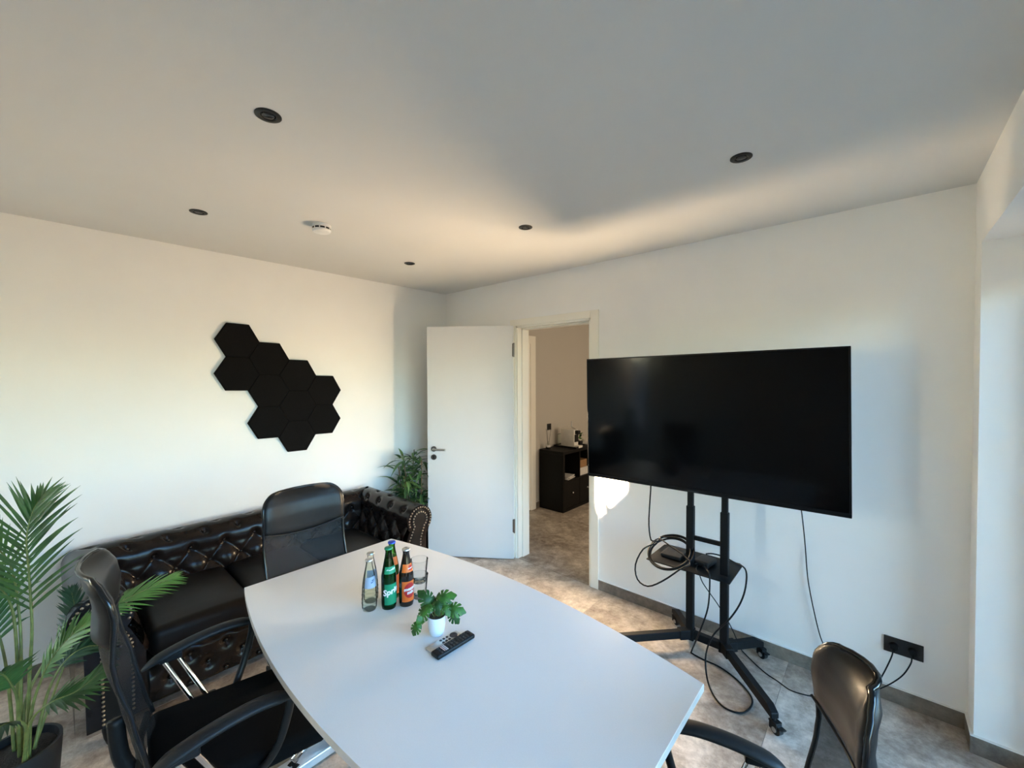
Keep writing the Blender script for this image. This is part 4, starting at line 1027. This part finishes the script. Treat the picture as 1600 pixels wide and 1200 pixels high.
# rachis points (world), first leaflet position, leaflet length, leaflet angle, facing hint, material
fronds = [
 ([(1.15, -3.007, 0.26), (1.15, -2.997, 0.554), (1.14, -2.988, 0.745), (1.12, -2.992, 0.941), (1.11, -2.996, 1.091), (1.1, -2.978, 1.19), (1.08, -2.955, 1.235)], 0.38, 0.38, 50, 'cam', 'palm', 46, 0.12),
 ([(1.12, -3.014, 0.26), (1.08, -3.01, 0.434), (1.02, -2.94, 0.567), (1.0, -2.855, 0.642), (1.0, -2.754, 0.675), (1.0, -2.655, 0.704), (1.0, -2.54, 0.725)], 0.50, 0.19, 45, 'up', 'palmlight', 30, 0.18),
 ([(1.2, -3.009, 0.26), (1.22, -2.994, 0.42), (1.26, -2.943, 0.484), (1.28, -2.876, 0.50), (1.28, -2.80, 0.545)], 0.45, 0.15, 48, 'up', 'palm', 30, 0.15),
 ([(1.18, -3.002, 0.26), (1.2, -2.992, 0.452), (1.22, -2.957, 0.59), (1.22, -2.906, 0.677), (1.2, -2.83, 0.73)], 0.45, 0.16, 48, 'up', 'palmlight', 30, 0.15),
 ([(1.15, -3.026, 0.26), (1.18, -3.026, 0.487), (1.22, -3.039, 0.587), (1.26, -3.062, 0.66), (1.3, -3.114, 0.70)], 0.45, 0.16, 50, 'up', 'palm', 28, 0.2),
 ([(1.12, -3.027, 0.26), (1.1, -3.019, 0.567), (1.05, -3.022, 0.776), (1.0, -3.045, 0.974), (0.95, -3.117, 1.08), (0.92, -3.18, 1.096)], 0.45, 0.22, 50, 'cam', 'palmlight', 34, 0.2),
 ([(1.1, -2.987, 0.26), (1.02, -2.933, 0.401), (0.95, -2.884, 0.536), (0.9, -2.865, 0.65), (0.88, -2.874, 0.749)], 0.42, 0.15, 48, 'cam', 'palmdark', 30, 0.15),
 ([(1.2, -3.015, 0.26), (1.28, -3.005, 0.44), (1.32, -3.033, 0.50), (1.36, -3.073, 0.52), (1.38, -3.124, 0.52)], 0.45, 0.13, 50, 'up', 'palmdark', 26, 0.25),
 ([(1.1, -3.03, 0.26), (1.08, -3.03, 0.682), (1.02, -3.05, 0.84), (0.98, -3.10, 0.90), (0.95, -3.16, 0.86)], 0.50, 0.2, 50, 'up', 'palm', 30, 0.25),
 ([(1.14, -2.99, 0.26), (1.10, -2.95, 0.45), (1.06, -2.90, 0.53), (1.04, -2.84, 0.55), (1.04, -2.77, 0.52)], 0.42, 0.16, 50, 'up', 'palmdark', 30, 0.25),
 ([(1.10, -3.04, 0.26), (1.04, -3.06, 0.60), (0.96, -3.10, 0.78), (0.86, -3.16, 0.86)], 0.45, 0.2, 50, 'up', 'palm', 28, 0.3),
]
def beam(q):   # leaflets of the real plant end below the strip of low sun
    xw = q.x - 0.35 * q.y; return 1.70 < xw < 2.25 and q.z > 0.608 + max(-0.1, (xw - 1.909)) * 1.036 - 0.215 * q.y - 0.09
for (pts, t0, LL, ang, hint, m_, n_, droop) in fronds:
    n_ = int(n_ * 0.62); LW_ = 0.0068
    P = [p - PO for p in spline(pts, 8)]; N_ = len(P)
    bm = BM(); tube(bm, P, [0.0062 * (1 - 0.78 * k / (N_ - 1)) for k in range(N_)], 6); fs = fin('stalk', bm, 'stem', palm, True)
    bm = BM()
    for k in range(n_):
        q = t0 + (1 - t0) * (k + 0.5) / n_; i = min(N_ - 2, int(q * (N_ - 1))); fr2 = q * (N_ - 1) - i
        p = P[i].lerp(P[i + 1], fr2); tg = (P[min(i + 2, N_ - 1)] - P[max(i - 1, 0)]).normalized()
        face = (-CF_ + UP * 0.25) if hint == 'cam' else (UP - CF_ * 0.35)
        nrm = (face - tg * face.dot(tg)).normalized(); sdv = tg.cross(nrm)
        qq = (k + 0.5) / n_; ll = LL * (0.62 + 0.80 * qq - 1.08 * qq ** 2.4) * random.uniform(0.88, 1.08)
        aa = math.radians(ang * (1.10 - 0.50 * qq) + random.uniform(-4, 4))
        for s in (-1, 1):
            d = tg * math.cos(aa) + sdv * s * math.sin(aa) + nrm * random.uniform(0.0, 0.12)
            while ll > 0.04 and beam(PO + p + d * ll): ll *= 0.86
            strip_leaf(bm, p, d, nrm, ll, LW_, droop * random.uniform(0.6, 1.3), 5)
    for s in (-0.25, 0.25):
        strip_leaf(bm, P[-1], tg + sdv * s, nrm, LL * 0.26, 0.0065, droop * 0.5, 5)
    fin('frond', bm, m_, palm, True)

bamboo = thing('corner_bamboo', 'bushy artificial bamboo plant in the corner between sofa and open door', 'plant', (0.235, -0.60, 0))
bm = BM(); lathe(bm, [(0, 0), (0.08, 0), (0.09, 0.02), (0.10, 0.22), (0.09, 0.22), (0.088, 0.19), (0, 0.19)], 28); fin('pot', bm, 'blackpot', bamboo, angle=50)
stems = []
for k, (dx, dy, tx, ty, tz) in enumerate([(0.0, 0.0, -0.02, -0.10, 0.98), (0.03, 0.02, 0.10, 0.03, 0.92), (-0.03, 0.0, -0.08, 0.06, 1.00), (0.02, -0.03, 0.05, -0.13, 0.78), (-0.02, -0.02, -0.09, -0.12, 0.86)]):
    tx = max(tx, -0.06); P = spline([(dx, dy, 0.18), (dx * 1.5 + tx * 0.3, dy * 1.5 + ty * 0.3, 0.5), (tx, ty, tz)], 8); stems.append(P)
    bm = BM(); tube(bm, P, 0.005, 6); fin('stem', bm, 'woodystem', bamboo, True)
lm = []
for v_ in range(4):
    bm = BM(); strip_leaf(bm, Vector((0, 0, 0)), Vector((1, 0, 0)), UP, 0.125 + 0.012 * v_, 0.0150 + 0.001 * v_, 0.25 + 0.12 * v_, 5)
    bmesh.ops.recalc_face_normals(bm, faces=bm.faces); me = bpy.data.meshes.new('leaf'); bm.to_mesh(me); bm.free()
    for p in me.polygons: p.use_smooth = True
    me.materials.append(MT['bamboo' if v_ % 3 else 'bamboolight']); lm.append(me)
for k in range(295):
    P = stems[k % 5]; q = random.uniform(0.34, 1.0) ** 0.9; p = P[min(len(P) - 1, int(q * (len(P) - 1)))]
    o = link('leaf', random.choice(lm), None, bamboo)
    for _ in range(40):
        az = random.uniform(0, 2 * PI); off = random.uniform(0.0, 0.05)
        pos = p + Vector((math.cos(az) * off, math.sin(az) * off, random.uniform(-0.03, 0.03)))
        tip = pos + Vector((math.cos(az), math.sin(az), 0)) * 0.16
        w_ = (Vector((tip.x + 0.235 - EX, tip.y - 0.60 - EY))).dot(Vector((math.sin(da), -math.cos(da))))
        if tip.x + 0.235 > 0.03 and not (w_ > -0.02 and tip.y - 0.60 > EY - 0.03) and tip.y - 0.60 > -0.90: break   # clear of wall, door and sofa
    o.location = pos; o.rotation_euler = (random.uniform(-0.5, 0.5), random.uniform(-0.9, 0.35), az)
    s_ = random.uniform(0.75, 1.15); o.scale = (s_, s_, s_)

# ------------------------------------------------------------------ hallway furniture
SBX0, SBX1, SBY0, SBY1, SBZ = 0.265, 0.640, 1.345, 2.115, 0.765
sb = thing('sideboard', 'black cube sideboard with open shelves and doors in the hallway', 'cabinet', (SBX0, SBY0, 0))
DW, DD = SBY1 - SBY0, SBX1 - SBX0
bx('top_panel', 'sideboard', sb, 0, DD, 0, DW, SBZ - 0.036, SBZ, 0.001); bx('bottom_panel', 'sideboard', sb, 0, DD, 0, DW, 0, 0.036, 0.001)
bx('side_panel', 'sideboard', sb, 0, DD, 0, 0.036, 0.036, SBZ - 0.036); bx('side_panel', 'sideboard', sb, 0, DD, DW - 0.036, DW, 0.036, SBZ - 0.036)
bx('divider', 'sideboard', sb, 0.005, DD - 0.001, DW / 2 - 0.009, DW / 2 + 0.009, 0.036, SBZ - 0.036)
bx('shelf', 'sideboard', sb, 0.005, DD - 0.001, 0.036, DW / 2 - 0.009, 0.372, 0.390); bx('shelf', 'sideboard', sb, 0.005, DD - 0.001, DW / 2 + 0.009, DW - 0.036, 0.372, 0.390)
bx('back_panel', 'sideboard', sb, 0, 0.005, 0.036, DW - 0.036, 0.036, SBZ - 0.036)
for y0, y1 in ((0.040, DW / 2 - 0.012), (DW / 2 + 0.012, DW - 0.040)):
    d = bx('door', 'sideboard', sb, DD - 0.02, DD - 0.002, y0, y1, 0.040, 0.368, 0.001)
    bm = BM(); bmesh.ops.create_uvsphere(bm, u_segments=12, v_segments=8, radius=0.011, matrix=Matrix.Translation((DD + 0.01, (y0 + y1) / 2, 0.22))); fin('knob', bm, 'steel', d, True)
t = thing('paper_stack', 'loose white papers lying in the left open cubby of the sideboard', 'papers', (0.50, SBY0 + 0.20, 0.390), 0.15)
for k in range(5):
    bm = BM(); box(bm, -0.12, 0.12, -0.10, 0.10, 0.001 + k * 0.008, 0.007 + k * 0.008, mtx=Matrix.Rotation(0.18 * math.sin(k * 2.3), 4, 'Z')); fin('sheet', bm, 'paper', t)
t = thing('cardboard_box', 'brown cardboard box in the right open cubby of the sideboard', 'box', (0.50, SBY0 + 0.52, 0.390), 0.0)
bm = BM(); box(bm, -0.10, 0.10, -0.08, 0.10, 0.10, 0.20, 0.002); fin('carton', bm, 'box', t)
bm = BM(); box(bm, -0.10, 0.11, -0.10, 0.11, 0.0, 0.10, 0.002); fin('carton', bm, 'paper', t)
SZ = SBZ
t = thing('reed_diffuser', 'small glass reed diffuser with three dark sticks on the left end of the sideboard', 'diffuser', (0.345, 1.425, SZ))
bm = BM(); lathe(bm, [(0, 0), (0.030, 0), (0.032, 0.004), (0.032, 0.062), (0.028, 0.072), (0.012, 0.080), (0.011, 0.098), (0.013, 0.10)], 24); fin('flask', bm, 'clear', t, angle=50)
bm = BM(); lathe(bm, [(0, 0.004), (0.029, 0.004), (0.029, 0.028), (0, 0.028)], 24); fin('oil', bm, 'darksoil', t, angle=50)
label_patch('label', 'paper', t, 0.032, 0.026, 0.054, -1.4, 0.6)
for (dx, dy) in ((0.02, -0.07), (0.0, -0.02), (0.02, 0.04)):
    bm = BM(); cyl(bm, (0, 0, 0.01), (dx, dy, 0.27), 0.0018, n=6); fin('reed', bm, 'darksoil', t)
t = thing('serving_tray', 'flat black tray under the white coffee machine', 'tray', (0.46, 1.80, SZ))
bm = BM(); box(bm, -0.185, 0.175, -0.15, 0.15, 0, 0.006, 0.002); box(bm, -0.185, 0.175, -0.15, -0.142, 0.006, 0.022); box(bm, -0.185, 0.175, 0.142, 0.15, 0.006, 0.022); box(bm, -0.185, -0.177, -0.142, 0.142, 0.006, 0.022); box(bm, 0.167, 0.175, -0.142, 0.142, 0.006, 0.022); fin('base', bm, 'plastic', t)
t = thing('coffee_machine', 'white capsule coffee machine with raised metal lever in the hallway', 'coffee machine', (0.47, 1.75, SZ + 0.006))
bm = BM(); box(bm, -0.115, 0.10, -0.05, 0.05, 0.0, 0.235, 0.008, seg=3); fin('body', bm, 'machine', t, angle=50)
bm = BM(); box(bm, 0.095, 0.106, -0.043, 0.043, 0.07, 0.17, 0.002); fin('front_panel', bm, 'plastic', t)
bm = BM(); box(bm, 0.09, 0.15, -0.03, 0.03, 0.175, 0.225, 0.008); fin('spout_head', bm, 'plastic', t)
bm = BM(); box(bm, 0.10, 0.17, -0.045, 0.045, 0.0, 0.028, 0.003); fin('drip_tray', bm, 'machine', t)
bm = BM(); tube(bm, spline([(0.10, 0, 0.235), (0.06, 0, 0.25), (0.03, 0, 0.27), (0.03, 0, 0.34)], 4), 0.008, 10); fin('lever', bm, 'steel', t, True)
bm = BM(); box(bm, -0.175, -0.118, -0.045, 0.045, 0.0, 0.16, 0.01); fin('water_tank', bm, 'clear', t)
t = thing('small_green_plant', 'small leafy green plant beside the coffee machine in the hallway', 'plant', (0.54, 1.895, SZ + 0.006))
bm = BM(); lathe(bm, [(0, 0), (0.028, 0), (0.036, 0.06), (0.032, 0.06), (0, 0.05)], 20); fin('pot', bm, 'blackpot', t, angle=50)
for k in range(22):
    a = k * 2.4; bm = BM(); e_ = random.uniform(-0.1, 1.2)
    strip_leaf(bm, Vector((0.01 * math.cos(a), 0.01 * math.sin(a), 0.06 + 0.03 * (k % 4))), Vector((math.cos(a), math.sin(a), e_)), Vector((-math.cos(a) * e_, -math.sin(a) * e_, 1)).normalized(), 0.06, 0.013, 0.3, 4)
    fin('leaf', bm, 'palmlight' if k % 2 else 'monsteradark', t, True)
for k, lab in enumerate(('lower white saucer plate stacked at the right end of the sideboard', 'upper white saucer plate stacked at the right end of the sideboard')):
    bm = BM(); lathe(bm, [(0, 0), (0.05, 0), (0.085, 0.014), (0.087, 0.018), (0.05, 0.006), (0, 0.005)], 28); o = fin('saucer', bm, 'paper', None, angle=50); o.location = (0.50, 2.045, SZ + 0.0005 + k * 0.010 + 0.0)
    tag(o, lab, 'plate', 'stacked saucers')
t = thing('wall_outlet', 'square black wall outlet above the sideboard in the hallway', 'socket', (0.25, 1.57, 1.035))
bm = BM(); box(bm, 0, 0.010, -0.042, 0.042, -0.042, 0.042, 0.002); fin('plate', bm, 'socket', t)
bm = BM(); cyl(bm, (0.010, 0, 0), (0.013, 0, 0), 0.021, n=20); fin('outlet', bm, 'plastic', t, angle=40)
